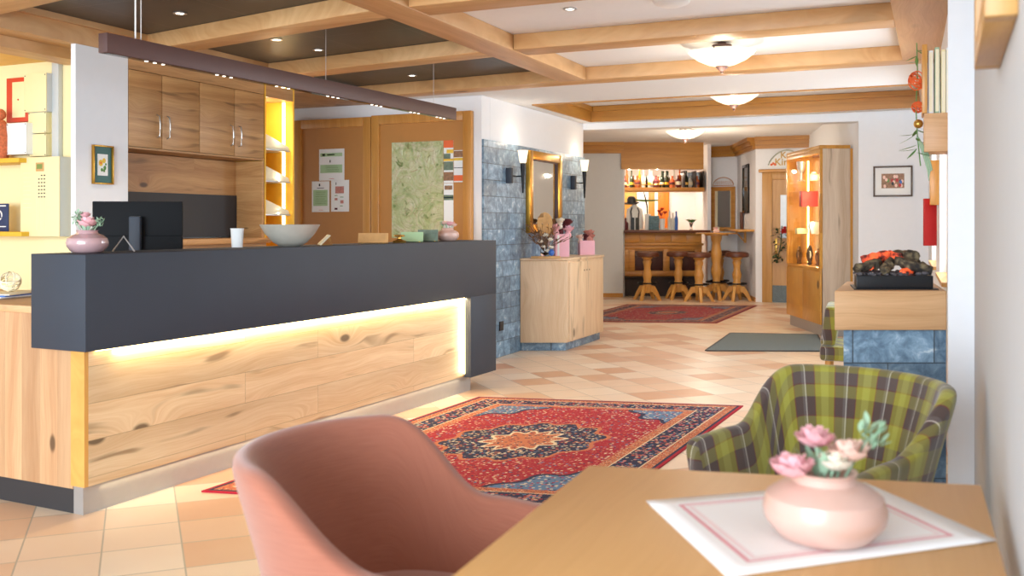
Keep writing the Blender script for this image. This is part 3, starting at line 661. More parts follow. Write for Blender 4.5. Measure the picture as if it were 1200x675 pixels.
# counter items: local->world
def CL(u, v, z=ZT): 
    q_ = Matrix.Rotation(CR, 3, 'Z') @ Vector((u, v, 0)); return (OX+q_.x, OY+q_.y, z)
def petals(bm, c, r, n=9, tilt=.6, seed=1, layers=2):
    rnd = random.Random(seed); c = Vector(c)
    for L in range(layers):
        rr = r*(1-.22*L)
        for k in range(n-2*L):
            a = 2*PI*k/(n-2*L)+L*.4+rnd.uniform(-.15, .15); el = tilt*.5+.5*L+rnd.uniform(-.15, .15)
            d = Vector((math.cos(a)*math.cos(el), math.sin(a)*math.cos(el), math.sin(el)))
            s_ = Vector((-math.sin(a), math.cos(a), 0)); nn = d.cross(s_)
            w_ = rr*.55; rows = []
            for i in range(4):
                f_ = i/3; ww = w_*math.sin(PI*(.15+.75*f_)); cen = c+d*rr*f_ + Vector((0, 0, 1))*(rr*.45*f_*f_)
                rows.append([bm.verts.new(cen-s_*ww), bm.verts.new(cen-nn*ww*.25), bm.verts.new(cen+s_*ww)])
            for i in range(3):
                for j in range(2): bm.faces.new((rows[i][j], rows[i][j+1], rows[i+1][j+1], rows[i+1][j]))
def leaf(bm, p, d, L, w, mi=0):
    p = Vector(p); d = Vector(d).normalized(); s_ = d.cross(Vector((0, 0, 1)));
    if s_.length < .1: s_ = Vector((1, 0, 0))
    s_.normalize(); n_ = s_.cross(d)
    rows = []
    for i in range(5):
        f_ = i/4; ww = w/2*math.sin(PI*min(.98, .08+f_*.9)); c_ = p+d*L*f_-n_*L*.18*f_*f_*-1
        rows.append([bm.verts.new(c_-s_*ww+n_*ww*.3), bm.verts.new(c_), bm.verts.new(c_+s_*ww+n_*ww*.3)])
    for i in range(4):
        for j in range(2): bm.faces.new((rows[i][j], rows[i][j+1], rows[i+1][j+1], rows[i+1][j])).material_index = mi
VP_ = [(0, .0), (.055, .0), (.075, .008), (.097, .035), (.1, .052), (.094, .074), (.072, .090), (.052, .097), (.048, .106), (.053, .114), (.047, .114), (.042, .104), (.04, .09), (0, .085)]
def vase(label, loc, s, m):
    b = BM(); lathe(b, [(r*s, z*s) for r, z in VP_], seg=40); o = obj('vase', b, M[m])
    o.location = loc; return tag(o, label, 'vase')
def posy(label, loc, s, spec, leaves, rot=0):
    t = thing('flower_posy', label, 'flowers', loc, rot)
    b = BM()
    for (x, y, z, r, m, sd) in spec: tube(b, [(x*.3, y*.3, -.025*s), (x*.7, y*.7, z*.5), (x, y, z)], .0025*s, 6)
    for i in range(leaves):
        a = i*2.4; leaf(b, (0.012*math.cos(a), .012*math.sin(a), .004), (math.cos(a), math.sin(a), .5+.3*(i % 3)), .055*s, .018*s)
    obj('foliage', b, M['sage'], t)
    for (x, y, z, r, m, sd) in spec:
        b = BM()
        if m == 'sage':
            for k in range(26):
                rd = random.Random(sd*50+k); a = rd.uniform(0, 2*PI); leaf(b, (x+rd.uniform(-r, r)*.5, y+rd.uniform(-r, r)*.5, z+rd.uniform(-r, r)*.6), (math.cos(a), math.sin(a), rd.uniform(0, 1.2)), r*.7, r*.3)
            obj('leaf_sprig', b, M[m], t)
        else:
            petals(b, (x, y, z-r*.35), r*1.05, 9, .35, sd, 4); ell(b, (x, y, z+r*.05), r*.5, 10, 7, jitter=.12); obj('bloom', b, M[m], t)
    return t
vz = .1
vl = CL(.17, .19); vase('squat mauve vase with pink peony at the left end of the counter', vl, .93, 'vmauve')
R_ = (cT, sT)
def camoff(x, y): return cw(x, y)
def posyspec(lst):
    out = []
    for (x, y, z, r, m, sd) in lst:
        q_ = cw(x, y); out.append((q_[0], q_[1], z, r, m, sd))
    return out
posy('pink peony with frosted leaves in the mauve vase on the counter', (vl[0], vl[1], ZT+.095), .9, posyspec([(.005, -.01, .045, .045, 'pink', 3), (-.035, 0, .07, .035, 'sage', 1), (-.015, .01, .08, .025, 'pink', 8), (.055, 0, .045, .03, 'sage', 5), (-.055, .0, .05, .03, 'sage', 9)]), 6)
vl = CL(3.44, .17); vase('squat pale pink vase at the far right end of the counter', vl, .88, 'vpink')
posy('pale pink blossoms in the vase at the far right end of the counter', (vl[0], vl[1], ZT+.092), .8, posyspec([(.02, 0, .04, .035, 'pink', 2), (-.02, 0, .045, .03, 'blush', 4), (.05, 0, .03, .025, 'blush', 6), (-.045, 0, .035, .025, 'sage', 7)]), 5)
# stone bowl
b = BM(); lathe(b, [(0, 0), (.06, 0), (.10, .025), (.145, .075), (.176, .128), (.170, .130), (.14, .085), (.09, .035), (0, .022)], seg=48, cz=0); o = obj('stone_bowl', b, M['stonebowl']); o.location = CL(1.59, .175); tag(o, 'shallow grey stone bowl standing on the counter', 'bowl')
# paper cup, card holder, stands
b = BM(); lathe(b, [(0, 0), (.03, 0), (.037, .105), (.039, .108), (.035, .108), (.028, .01), (0, .01)], seg=24); o = obj('paper_cup', b, M['paper']); o.location = CL(1.28, .30); tag(o, 'white cup left of the stone bowl', 'cup')
def stand(name, label, cat, u, v, w, h, m, rot, lean=.5, frame='brass'):
    l_ = CL(u, v); t = thing(name, label, cat, l_, rot)
    b = BM(); sy = math.sin(lean)*h; cz = math.cos(lean)*h
    vs = [(-w/2, -sy/2, .006), (w/2, -sy/2, .006), (w/2, sy/2, cz), (-w/2, sy/2, cz)]
    f = [b.verts.new(p) for p in vs]+[b.verts.new((p[0], p[1]+.012, p[2]-.006)) for p in vs]
    for ix in ((0, 1, 2, 3), (7, 6, 5, 4), (0, 4, 5, 1), (1, 5, 6, 2), (2, 6, 7, 3), (3, 7, 4, 0)): b.faces.new([f[i] for i in ix])
    obj('card_pack' if 'card' in name else 'panel', b, M[m], t)
    for sx in (-.35, .35): b = BM(); tube(b, [(w*sx, -sy*.6, .003), (w*sx, sy*.9, .003), (w*sx, sy/2, cz*.8)], .003, 6); obj('wire_leg', b, M[frame], t)
    return t
stand('card_holder', 'small tilted white card holder right of the stone bowl', 'card holder', 1.90, .17, .07, .09, 'leaf1', TH-1.2, .75)
stand('menu_stand', 'low brown tilted folder beside the trail map', 'stand', 2.46, .18, .20, .08, 'tan', TH+.1, .5)
stand('leaflet_stand', 'green leaflet stand in front of the trail map', 'stand', 2.98, .2, .16, .075, 'lgreen', TH, .25)
stand('postcard_stand', 'landscape postcard stand left of the pale pink vase', 'stand', 3.20, .2, .15, .09, 'photo', TH, .2)
b = BM(); lathe(b, [(0, 0), (.045, 0), (.05, .012), (.03, .02), (.012, .028), (.012, .04), (.04, .045), (.035, .055), (0, .058)], seg=20); o = obj('desk_bell', b, M['brass']); o.location = CL(2.72, .14); tag(o, 'small brass desk bell on the counter', 'bell')
b = BM()
c0 = CL(.36, .17); pts = [(-.052, 0, .003), (0, 0, .075), (.052, 0, .003)]
tube(b, pts, .004, 8); b.transform(Matrix.Translation(c0) @ Matrix.Rotation(TH, 4, 'Z')); tag(obj('metal_tent', b, M['silver']), 'silver inverted V card clip beside the mauve vase', 'card clip')
# monitor
mp_ = cw(-2.02, 5.2)
t = thing('computer_monitor', 'black computer monitor seen from behind at the reception desk', 'monitor', (mp_[0], mp_[1], .76), TH+.10)
b = BM(); box(b, -.235, .235, 0, .02, .335, .655, .004); ob = obj('screen', b, M['matblack'], t); 
b = BM(); box(b, -.235, .235, -.014, -.0005, .335, .47, .005); obj('back_housing', b, M['matblack'], t)
b = BM(); box(b, -.03, .03, -.06, -.0155, .0, .575, .008); obj('stand_column', b, M['anth'], t)
b = BM(); box(b, -.12, .12, -.15, .08, 0, .012, .004); obj('foot', b, M['anth'], t)
kp = cw(-1.35, 5.55)
b = BM(); box(b, -.15, .15, -.1, .1, 0, .33, .006); b.transform(Matrix.Translation((kp[0]-.12, kp[1], .76)) @ Matrix.Rotation(CR, 4, 'Z')); tag(obj('printer', b, M['anthd']), 'low dark printer on the inner desk right of the monitor', 'printer')
# side desk items
def ring_tube(bm, c, R, r, seg=16, rot=None, cs=6):
    pts = []
    for k in range(seg):
        v = Vector((R*math.cos(2*PI*k/seg), R*math.sin(2*PI*k/seg), 0)); v = (rot @ v) if rot else v; pts.append(Vector(c)+v)
    tube(bm, pts, r, cs, closed=True)
def atpx(px, py, Z): x, y = F(px, py, Z); return (x, y, Z)
wb = P(12, 4.95); b = BM()
for k in range(9): ring_tube(b, (0, 0, .05), .05, .0032, 22, Matrix.Rotation(k*.7, 3, 'Z') @ Matrix.Rotation(.4+k*.35, 3, 'X'))
b.transform(Matrix.Translation((wb[0], wb[1], .948))); tag(obj('wicker_ball', b, M['leaf1']), 'cream woven ball on magazines at the side desk', 'ornament')
for k in range(4):
    b = BM(); box(b, -.15, .15, -.11, .11, 0, .006, .001); b.transform(Matrix.Translation((wb[0]+.02, wb[1]-.02, .9205+k*.0066)) @ Matrix.Rotation(CR+.1*k, 4, 'Z'))
    tag(obj('magazine', b, M[('leaf2', 'paper', 'blue', 'leaf1')[k]]), ('lowest photo magazine in the stack on the side desk', 'white magazine second from the bottom on the side desk', 'blue covered magazine third up on the side desk', 'cream magazine on top of the stack on the side desk')[k], 'magazine', 'magazines on the side desk')
# side room wall equipment (plane y=4.75)
YW = 4.75
def wbox(name, label, cat, pxa, pxb, pya, pyb, dep, m, bev=.004, side=None, yb=YW, parts=None):
    """front face pixels; box protrudes by dep from the wall"""
    yf = yb-dep; xa, da = ony(pxa, yf); xb, db = ony(pxb, yf); dm = (da+db)/2; z0, z1 = zat(pyb, dm), zat(pya, dm)
    t = thing(name, label, cat, ((xa+xb)/2, yb, z0)); w = (xb-xa)/2; h = z1-z0
    b = BM(); box(b, -w, w, -dep+.006, 0, 0, h, bev); obj('housing', b, M[side or m], t)
    b = BM(); box(b, -w, w, -dep, -dep+.006, 0, h, .002); cv = obj('cover', b, M[m], t)
    if parts: parts(t, w, h, -dep, cv)
    return t
def alarm_parts(t, w, h, y, cv):
    M['lcd'] = plain('green lcd', (120, 140, 70), .3, var=.02)
    b = BM(); box(b, -w*.18, w*.22, y-.004, y, h*.82, h*.93, .001); obj('display_bezel', b, M['tan'], t)
    b = BM(); box(b, -w*.12, w*.16, y-.0052, y-.004, h*.85, h*.91); obj('display', b, M['lcd'], t)
    for r in range(7):
        for c_ in range(3):
            if r == 0 and c_ == 0: continue
            b = BM(); box(b, w*(-.06+c_*.14), w*(.0+c_*.14), y-.003, y, h*(.76-r*.045), h*(.775-r*.045)); obj('key', b, M['ink'], t)
    b = BM()
    for r in range(9): box(b, -w*.85, -w*.45, y-.0008, y, h*(.8-r*.055), h*(.803-r*.055))
    box(b, -w*.16, -w*.155, y-.0008, y, h*.08, h*.5); box(b, w*.30, w*.305, y-.0008, y, h*.08, h*.5); box(b, w*.05, w*.055, y-.0008, y, h*.08, h*.5)
    for k in range(3): box(b, w*(-.86+.12*k), w*(-.83+.12*k), y-.0012, y, h*.955, h*.963)
    obj('print', b, M['panelgrey'], t)
wbox('fire_alarm_panel', 'cream fire alarm control panel with keypad and grey side', 'alarm panel', 24, 69.5, 184, 277, .16, 'ivory', side='panelgrey', parts=alarm_parts)
def redparts(t, w, h, y, cv):
    b = BM(); box(b, -w*.42, w*.75, y-.004, y, h*.1, h*.9, .001); d_ = obj('door', b, M['ivory'], t); b = BM(); ell(b, (w*.15, y-.006, h*.5), .006, 8, 6); obj('knob', b, M['red'], d_)
wbox('key_cabinet', 'red framed cabinet with cream door high on the side room wall', 'cabinet', 7.5, 33, 91, 143, .03, 'red', parts=redparts)
def screws(t, w, h, y, cv):
    for sx in (-.9, .9):
        for sz in (.05, .95):
            b = BM(); ell(b, (w*sx, y, h*sz), .004, 6, 4); obj('screw', b, M['ink'], cv)
wbox('junction_box', 'large cream junction box right of the red framed cabinet', 'junction box', 28, 54, 86, 131, .09, 'ivory', side='panelgrey', parts=screws)
wbox('junction_box', 'cream junction box directly below the largest one', 'junction box', 33, 54, 131.5, 156, .05, 'ivory', parts=screws)
wbox('junction_box', 'lowest cream junction box above the alarm panel', 'junction box', 33, 54, 157, 183, .05, 'ivory', parts=screws)
wbox('distribution_box', 'plain white box under the red framed cabinet', 'junction box', 7.5, 31, 144, 181, .10, 'paper', parts=screws)
b = BM(); xa, da = ony(66, 4.75); xb, db = ony(74, 4.75); box(b, xa, xb, 4.71, 4.75, 1.6, 2.395, .006); tag(obj('cable_duct', b, M['panelgrey']), 'vertical grey cable duct beside the junction boxes', 'cable duct')
for nm, pxa, pxb, py, lab in (('wall_shelf', -60, 22, 190, 'upper yellow wall shelf at the left edge'), ('wall_shelf', -60, 25, 277, 'lower yellow wall shelf at the left edge')):
    xa, _ = ony(pxa, 4.6); xb, d_ = ony(pxb, 4.53); b = BM(); z = zat(py, d_); box(b, xa, xb, 4.53, 4.749, z-.0, z+.03, .003); tag(obj(nm, b, M['yshelf']), lab, 'shelf')
xs_, d_ = ony(5, 4.62); b = BM(); z = zat(272, d_)+.004; lathe(b, [(0, 0), (.045, 0), (.05, .02)], seg=4); b.free()
t = thing('sign_plate', 'dark blue rounded plate standing on the lower yellow shelf', 'sign', (xs_, 4.62, zat(277, ony(25, 4.53)[1])+.031), 0)
b = BM(); box(b, -.09, .05, -.01, 0.0, 0, .19, .004); obj('plate', b, plain('navy sign', (36, 52, 92), .4, var=.03), t)
b = BM(); ring_tube(b, (-.04, -.0115, .11), .032, .005, 20, Matrix.Rotation(PI/2, 3, 'X')); box(b, -.07, .03, -.0118, -.0105, .17, .178); box(b, -.07, .03, -.0118, -.0105, .03, .036); obj('print', b, M['paper'], t)
zr = zat(190, ony(22, 4.53)[1])+.031
b = BM(); lathe(b, [(0, 0), (.05, 0), (.06, .04), (.062, .16), (.05, .24), (.03, .27), (0, .28)], seg=24); ell(b, (0, 0, .31), .04, 12, 8)
b.transform(Matrix.Translation((ony(2, 4.63)[0]-.03, 4.64, zr))); tag(obj('patterned_figure', b, plain('orange patterned cloth', (214, 110, 70), .8, var=.35, vs=70.)), 'orange patterned bundle on the upper yellow shelf', 'ornament')
# pendant beam lamp with spots
t = thing('pendant_lamp', 'long dark brown linear pendant lamp hanging over the counter', 'lamp', CL(0, .3, 0), CR)
b = BM(); box(b, .35, 3.755, -.03, .03, 2.12, 2.215, .003); obj('housing', b, M['brown'], t)
b = BM(); box(b, .37, 3.735, -.017, .017, 2.1185, 2.1195); ob = obj('light_slot', b, M['blackglass'], t)
for g_ in (.62, 1.12, 1.62, 2.12, 2.62, 3.12, 3.5):
    for k in range(3):
        b = BM(); lathe(b, [(0, 0), (.009, 0), (.009, -.003), (0, -.003)], cx=g_+k*.055, cz=2.119, seg=12); obj('spot', b, M['spots'], t)
for u in (.55, .585, 2.1, 3.45):
    b = BM(); tube(b, [(u, 0, 2.214), (u, 0, ZC-.001)], .0022 if u != .55 else .004, 6); obj('cable', b, M['paper'] if u < .7 else M['silver'], t)
# dish lamps
def dish(label, loc, ztop, s=1., first=None):
    x, y = loc; t = thing('bowl_lamp', label, 'lamp', (x, y, ztop), 0, 'bowl shaped ceiling lamps')
    zr = -.05
    b = BM(); lathe(b, [(.235*s, zr), (.225*s, zr-.012), (.17*s, zr-.055), (.10*s, zr-.088), (.035*s, zr-.105), (0, zr-.106), (.035*s, zr-.1), (.1*s, zr-.083), (.17*s, zr-.05), (.23*s, zr)], seg=40); obj('glass_bowl', b, M['opal'], t)
    b = BM(); lathe(b, [(0, zr-.088), (.05*s, zr-.094), (.04*s, zr-.112), (.022*s, zr-.13), (.01, zr-.14), (.012, zr-.150), (0, zr-.158)], seg=20); obj('finial', b, M['brown'], t)
    b = BM(); lathe(b, [(0, 0), (.07, 0), (.07, -.015), (.02, -.02), (.012, -.06), (.012, zr-.09), (0, zr-.09)], seg=20); obj('ceiling_rose', b, M['brown'], t)
    b = BM()
    for k in range(3):
        a = 2*PI*k/3+.5; ca, sa = math.cos(a), math.sin(a)
        tube(b, [(.05*ca, .05*sa, -.015), (.14*s*ca, .14*s*sa, -.03), (.236*s*ca, .236*s*sa, zr-.004), (.246*s*ca, .246*s*sa, zr+.012)], .005, 6)
    obj('bracket', b, M['brown'], t); return t
lamps = []
for (px, d, zt, lab) in ((846, 6.88, ZC-.02, 'bowl lamp nearest the camera, between two pale cross beams'), (860, 9.4, 2.66, 'bowl lamp in the middle, inside the golden framed recess'), (803, 12.6, 2.66, 'farthest bowl lamp, on the ceiling before the bar')):
    x, y = P(px, d)
    zc_ = ZC if d < 7 else (2.66 if d < 12 else 2.70); zt = {0: ZC-.02, 1: 2.60, 2: 2.545}[len(lamps)]
    lt = dish(lab, (x, y), zt, 1.02 if d < 12 else 1.08); b = BM(); tube(b, [(0, 0, 0), (0, 0, zc_-zt-.001)], .03, 12); obj('stem', b, M['brown'], lt); lamps.append((x, y, zt-.24))
# recessed spots and detector
def spot(label, px, py, Z=ZC):
    x, y = F(px, py, Z) if False else P(px, (Z-CAMZ)*FPX/(HY-py)); t = thing('recessed_spot', label, 'spotlight', (x, y, Z), 0, 'recessed ceiling spots')
    b = BM(); lathe(b, [(.026, -.001), (.040, -.001), (.042, -.006), (.026, -.006)], seg=24); obj('bezel', b, M['silver'], t)
    b = BM(); lathe(b, [(0, -.003), (.026, -.003), (.026, -.0045), (0, -.0045)], seg=20); obj('lens', b, M['spot'], t); return (x, y, Z)
sp = [spot('spot in the dark panel at the top left above the pendant lamp', 211, 15), spot('spot in the second dark panel by the cabinets', 324, 46), spot('right spot in the second dark panel behind the pendant cable', 373, 58), spot('spot in the last dark panel before the white soffit', 483, 88), spot('spot in the white ceiling above the crossing beams', 668, 10)]
spot('left tiny spot in the ceiling before the bar', 784, 167, 2.70); spot('right tiny spot in the ceiling before the bar', 829, 171, 2.70); spot('tiny spot in the recess ceiling', 802, 112, 2.66)
x, y = P(787, (ZC-CAMZ)*FPX/(HY+2)); b = BM(); lathe(b, [(0, -.045), (.06, -.045), (.10, -.03), (.115, 0), (0, 0)], seg=32); b.transform(Matrix.Translation((x, y, ZC-.001))); tag(obj('smoke_detector', b, M['paper']), 'round white detector on the white ceiling at the top', 'detector')

# ================================================================ HALL
RT = Matrix.Rotation(TH, 4, 'Z')
def cobj(name, bm, mats, parent=None, label=None):
    bm.transform(RT)
    return obj(name, bm, mats, parent, parent is not None, label)
XS = -3.86
def at_slate(px, py): y, d = onx(px, XS); return y, zat(py, d)
# gilt mirror
ya, za = at_slate(616, 262); yb, zb = at_slate(654, 245); zt_ = at_slate(616, 176)[1]; zb_ = at_slate(616, 273)[1]
def pic_mirror(t, w, h, fw, dp):
    b = BM(); box(b, -w/2, w/2, -.012, -.002, fw, fw+h); obj('mirror_glass', b, M['mirror'], t)
    b = BM(); box(b, -w/2, -w/2+.012, -.03, -.0125, fw, fw+h); box(b, w/2-.012, w/2, -.03, -.0125, fw, fw+h); box(b, -w/2+.012, w/2-.012, -.03, -.0125, fw, fw+.012); box(b, -w/2+.012, w/2-.012, -.03, -.0125, fw+h-.012, fw+h); obj('inner_rim', b, M['brown'], t)
framed('wall_mirror', 'large mirror in a gilt frame on the blue slate wall', 'mirror', (XS+.001, (ya+yb)/2, zb_), PI/2, yb-ya, zt_-zb_, .085, .05, M['gold'], pic_mirror)
def sconce(label, px, pyt, pyb):
    y, d = onx(px, XS); zt, zb = zat(pyt, d), zat(pyb, d); t = thing('wall_sconce', label, 'wall lamp', (XS, y, zb), PI/2, 'torch wall lamps'); h = zt-zb
    b = BM(); box(b, -.028, .028, -.055, 0, h*.22, h*.58, .003); obj('wall_block', b, M['anth'], t)
    b = BM(); box(b, .0, .14, -.05, -.035, h*.38, h*.41); box(b, .125, .14, -.10, -.035, h*.38, h*.41); obj('arm', b, M['blackm'], t)
    b = BM(); lathe(b, [(0, 0), (.008, 0), (.026, h*.70), (.0, h*.70)], cx=.132, cy=-.115, seg=16); obj('torch_shaft', b, M['blackm'], t)
    b = BM(); lathe(b, [(.022, h*.70), (.034, h*.72), (.052, h), (.048, h), (.03, h*.74), (0, h*.72)], cx=.132, cy=-.115, seg=24); obj('glass_shade', b, M['opal'], t)
    return t
sconce('torch shaped wall lamp left of the gilt mirror', 594, 175.5, 226); sconce('torch shaped wall lamp right of the gilt mirror', 669.5, 187, 232)
y, z = at_slate(587, 382)
b = BM(); box(b, XS, XS+.012, y-.045, y+.045, z-.045, z+.045, .004); tag(obj('wall_socket', b, M['anthd']), 'black wall socket low on the slate wall', 'socket')
# console
cA, cB, cC, cD = (XS+.004, 8.97), (-3.42, 9.16), (-3.41, 10.28), (XS+.004, 10.28)
t = thing('console_cabinet', 'cream oak console cabinet on a slate plinth against the slate wall', 'cabinet', (XS+.3, 9.6, 0))
b = BM(); prism(b, [cA, cB, cC, cD], .085, .915, .003); obj('body', b, M['oakconsole'], t, True)
b = BM(); prism(b, [(cA[0], cA[1]-.01), (cB[0]+.012, cB[1]-.012), (cC[0]+.012, cC[1]+.01), (cD[0], cD[1]+.01)], .917, .94, .003); obj('top_board', b, M['oakconsole'], t, True)
b = BM(); box(b, -3.42+.0, -3.398, 9.19, 10.25, .10, .895, .002); dr = obj('door', b, M['oakconsole'], t, True)
for k in range(3):
    b = BM(); lathe(b, [(0, 0), (.009, 0), (.009, .003), (0, .003)], seg=12); b.transform(Matrix.Translation((-3.399, 9.62+k*.08, .80)) @ Matrix.Rotation(PI/2, 4, 'Y')); b.transform(t.matrix_basis.inverted()); o_ = obj('finger_hole', b, M['ink'], dr)
b = BM(); prism(b, [(cA[0], cA[1]+.03), (cB[0]-.03, cB[1]+.03), (cC[0]-.03, cC[1]-.03), (cD[0], cD[1]-.03)], 0, .084); obj('plinth', b, M['slate'], t, True, label='blue grey slate plinth')
ZCN = .94
def onc(px, v): # point on console at px, offset v from wall
    y, d = onx(px, XS+v); return (XS+v, y, ZCN)
def giftbag(label, px, v, w, h, dp, blooms, ribbon=False):
    l_ = onc(px, v); t = thing('gift_bag', label, 'gift bag', l_, TH+.15)
    b = BM(); ww, dd = w/2, dp/2
    for m_, (x0, x1, y0, y1) in enumerate(((-ww, ww, -dd, -dd+.003), (-ww, ww, dd-.003, dd), (-ww, -ww+.003, -dd+.003, dd-.003), (ww-.003, ww, -dd+.003, dd-.003))): box(b, x0, x1, y0, y1, 0, h)
    box(b, -ww+.003, ww-.003, -dd+.003, dd-.003, 0, .004); obj('bag', b, M['pinkbag'], t)
    if ribbon:
        b = BM(); box(b, -ww*.75, -ww*.45, -dd-.002, -dd, .01, h-.01); obj('white_strip', b, M['paper'], t)
        b = BM(); box(b, ww+.001, ww+.004, -dd, dd, .01, h); obj('patterned_side', b, plain('floral print', (150, 170, 150), .6, var=.45, vs=80.), t)
    for k, (x, y, z, r, m) in enumerate(blooms):
        b = BM(); petals(b, (x, y, h+z), r, 9, .4, k+11, 3); ell(b, (x, y, h+z), r*.5, 8, 6, jitter=.2); ell(b, (x, y, h+z-r*.6), r*.55, 8, 6); obj('bloom', b, M[m], t)
    return t
giftbag('taller pink gift bag with burgundy and cream flowers on the console', 658, .20, .15, .24, .11, [(-.06, 0, .05, .07, 'pink'), (-.02, -.02, .12, .06, 'cream'), (.06, .0, .10, .07, 'burg'), (-.01, .02, .06, .07, 'burg'), (.07, 0, .03, .07, 'pinkbag'), (-.09, 0, .12, .05, 'brownleaf')], True)
giftbag('shorter pink gift bag at the right end of the console', 687, .24, .17, .16, .12, [(-.07, 0, .02, .055, 'blush'), (.03, 0, .06, .07, 'skin'), (-.01, 0, .03, .05, 'burg'), (.06, .01, .03, .05, 'skin')])
l_ = onc(639, .24); t = thing('dried_arrangement', 'dried flower arrangement with straw loops and white blossoms on the console', 'flowers', l_, TH)
b = BM(); prism(b, [(.14*math.cos(a*.7)*1.1, .07*math.sin(a*.7)) for a in range(9)], 0, .022, .004); obj('wood_slice', b, M['tan'], t)
b = BM(); lathe(b, [(0, .022), (.04, .022), (.05, .05), (.045, .16), (.05, .18), (.044, .18), (.04, .16), (.044, .06), (0, .03)], seg=24); obj('glass_jar', b, M['glass'], t)
b = BM()
for k in range(44):
    r_ = random.Random(k); a = r_.uniform(0, 6.28); e = r_.uniform(.5, 1.3); L = r_.uniform(.2, .34); p0 = Vector((0, 0, .06)); d = Vector((math.cos(a)*math.cos(e), math.sin(a)*math.cos(e), math.sin(e)))
    tube(b, [p0, p0+d*L*.5+Vector((0, 0, .02)), p0+d*L], .0025, 5); leaf(b, p0+d*L*.7, (math.cos(a+1), math.sin(a+1), .4), .05, .022); leaf(b, p0+d*L, (math.cos(a-1), math.sin(a-1), .2), .045, .02)
obj('twigs', b, M['brownleaf'], t)
for (x, z, r) in ((-.05, .16, .035), (.0, .22, .04), (.05, .18, .035), (-.02, .11, .03), (.06, .10, .035), (.02, .07, .03)):
    b = BM(); petals(b, (x, -.05, z), r, 6, .3, int(z*100), 2); obj('white_blossom', b, M['cream'], t)
for (x, rr) in ((-.05, .3), (.03, -.2)):
    b = BM()
    for k in range(7):
        pts = [(x+rr*.3*f_+math.sin(f_*6.28)*(.018+.005*k)*(1 if k % 2 else -1), 0, .22+.24*math.sin(f_*PI)) for f_ in [i/10 for i in range(11)]]
        tube(b, pts, .006, 5)
    obj('straw_loop', b, M['tan'], t)
b = BM(); ell(b, (.06, -.06, .06), (.03, .03, .035), 12, 8); obj('blue_bauble', b, M['blue'], t)

# ================================================================ RUGS
def quadrug(name, label, cat, A, B, Cc, D, m, h=.008, fringe=None, group=None):
    pts = [Vector((*p, 0)) for p in (A, B, Cc, D)]; b = BM(); uvl = b.loops.layers.uv.new('UVMap')
    N_ = 10; g = []
    for i in range(N_+1):
        row = []
        for j in range(N_+1):
            u, v = i/N_, j/N_
            p = pts[0]*(1-u)*(1-v)+pts[1]*u*(1-v)+pts[2]*u*v+pts[3]*(1-u)*v; row.append((b.verts.new((p.x, p.y, h)), (u, v)))
        g.append(row)
    for i in range(N_):
        for j in range(N_):
            q4 = [g[i][j], g[i+1][j], g[i+1][j+1], g[i][j+1]]; f = b.faces.new([k[0] for k in q4])
            for l, k in zip(f.loops, q4): l[uvl].uv = k[1]
    vs = [(p.x, p.y) for p in pts]; lo = [b.verts.new((*p, .0005)) for p in vs]; cor = [g[0][0], g[N_][0], g[N_][N_], g[0][N_]]
    edges = [[g[i][0][0] for i in range(N_+1)], [g[N_][j][0] for j in range(N_+1)], [g[i][N_][0] for i in range(N_, -1, -1)], [g[0][j][0] for j in range(N_, -1, -1)]]
    for k in range(4): 
        f = b.faces.new([lo[k]]+[lo[(k+1) % 4]]+edges[k][::-1])
        for l in f.loops: l[uvl].uv = (.001, .001)
    f = b.faces.new(lo[::-1])
    t = thing(name, label, cat, ((pts[0].x+pts[2].x)/2, (pts[0].y+pts[2].y)/2, 0))
    obj('pile', b, m, t, True)
    if fringe:
        for (p, q_) in ((pts[0], pts[1]), (pts[2], pts[3])):
            b = BM(); n_ = 70; dr = (q_-p); out = Vector((dr.y, -dr.x, 0)).normalized()
            for k in range(n_):
                c_ = p+dr*((k+.5)/n_); s_ = dr.normalized()*.007; w_ = out*fringe+s_*random.uniform(-.6, .6)
                quad3(b, [c_-s_+Vector((0, 0, .004)), c_+s_+Vector((0, 0, .004)), c_+s_*.6+w_+Vector((0, 0, .002)), c_-s_*.6+w_+Vector((0, 0, .002))])
            obj('fringe', b, M['leaf1'], t, True)
    return t
A, B, D = F(561, 466), F(871, 476.5), F(236, 577)
Cc = (B[0]+D[0]-A[0], B[1]+D[1]-A[1])
quadrug('persian_rug', 'large red persian rug with navy medallion in front of the reception counter', 'rug', A, B, Cc, D, M['rug'], .008, .045)
A, B, Cc = F(735, 357), F(887, 358.5), F(840, 379); D = (A[0]+Cc[0]-B[0], A[1]+Cc[1]-B[1])
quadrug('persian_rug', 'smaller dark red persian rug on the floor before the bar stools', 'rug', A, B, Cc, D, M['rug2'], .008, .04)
t = thing('door_mat', 'flat grey floor mat on the tiles near the display cabinet', 'mat', (*F(893, 402), 0))
A, B, Cc, D = F(857, 391), F(957, 392.8), F(966, 412), F(828, 411.5)
b = BM(); prism(b, [A, B, Cc, D], .0005, .009); obj('mat_pile', b, M['mat'], t, True)
b = BM()
for p, q_ in ((A, B), (B, Cc), (Cc, D), (D, A)): wallbox(b, p, q_, .018, .0005, .0115, 1 if True else -1)
obj('rubber_edge', b, M['anthd'], t, True)

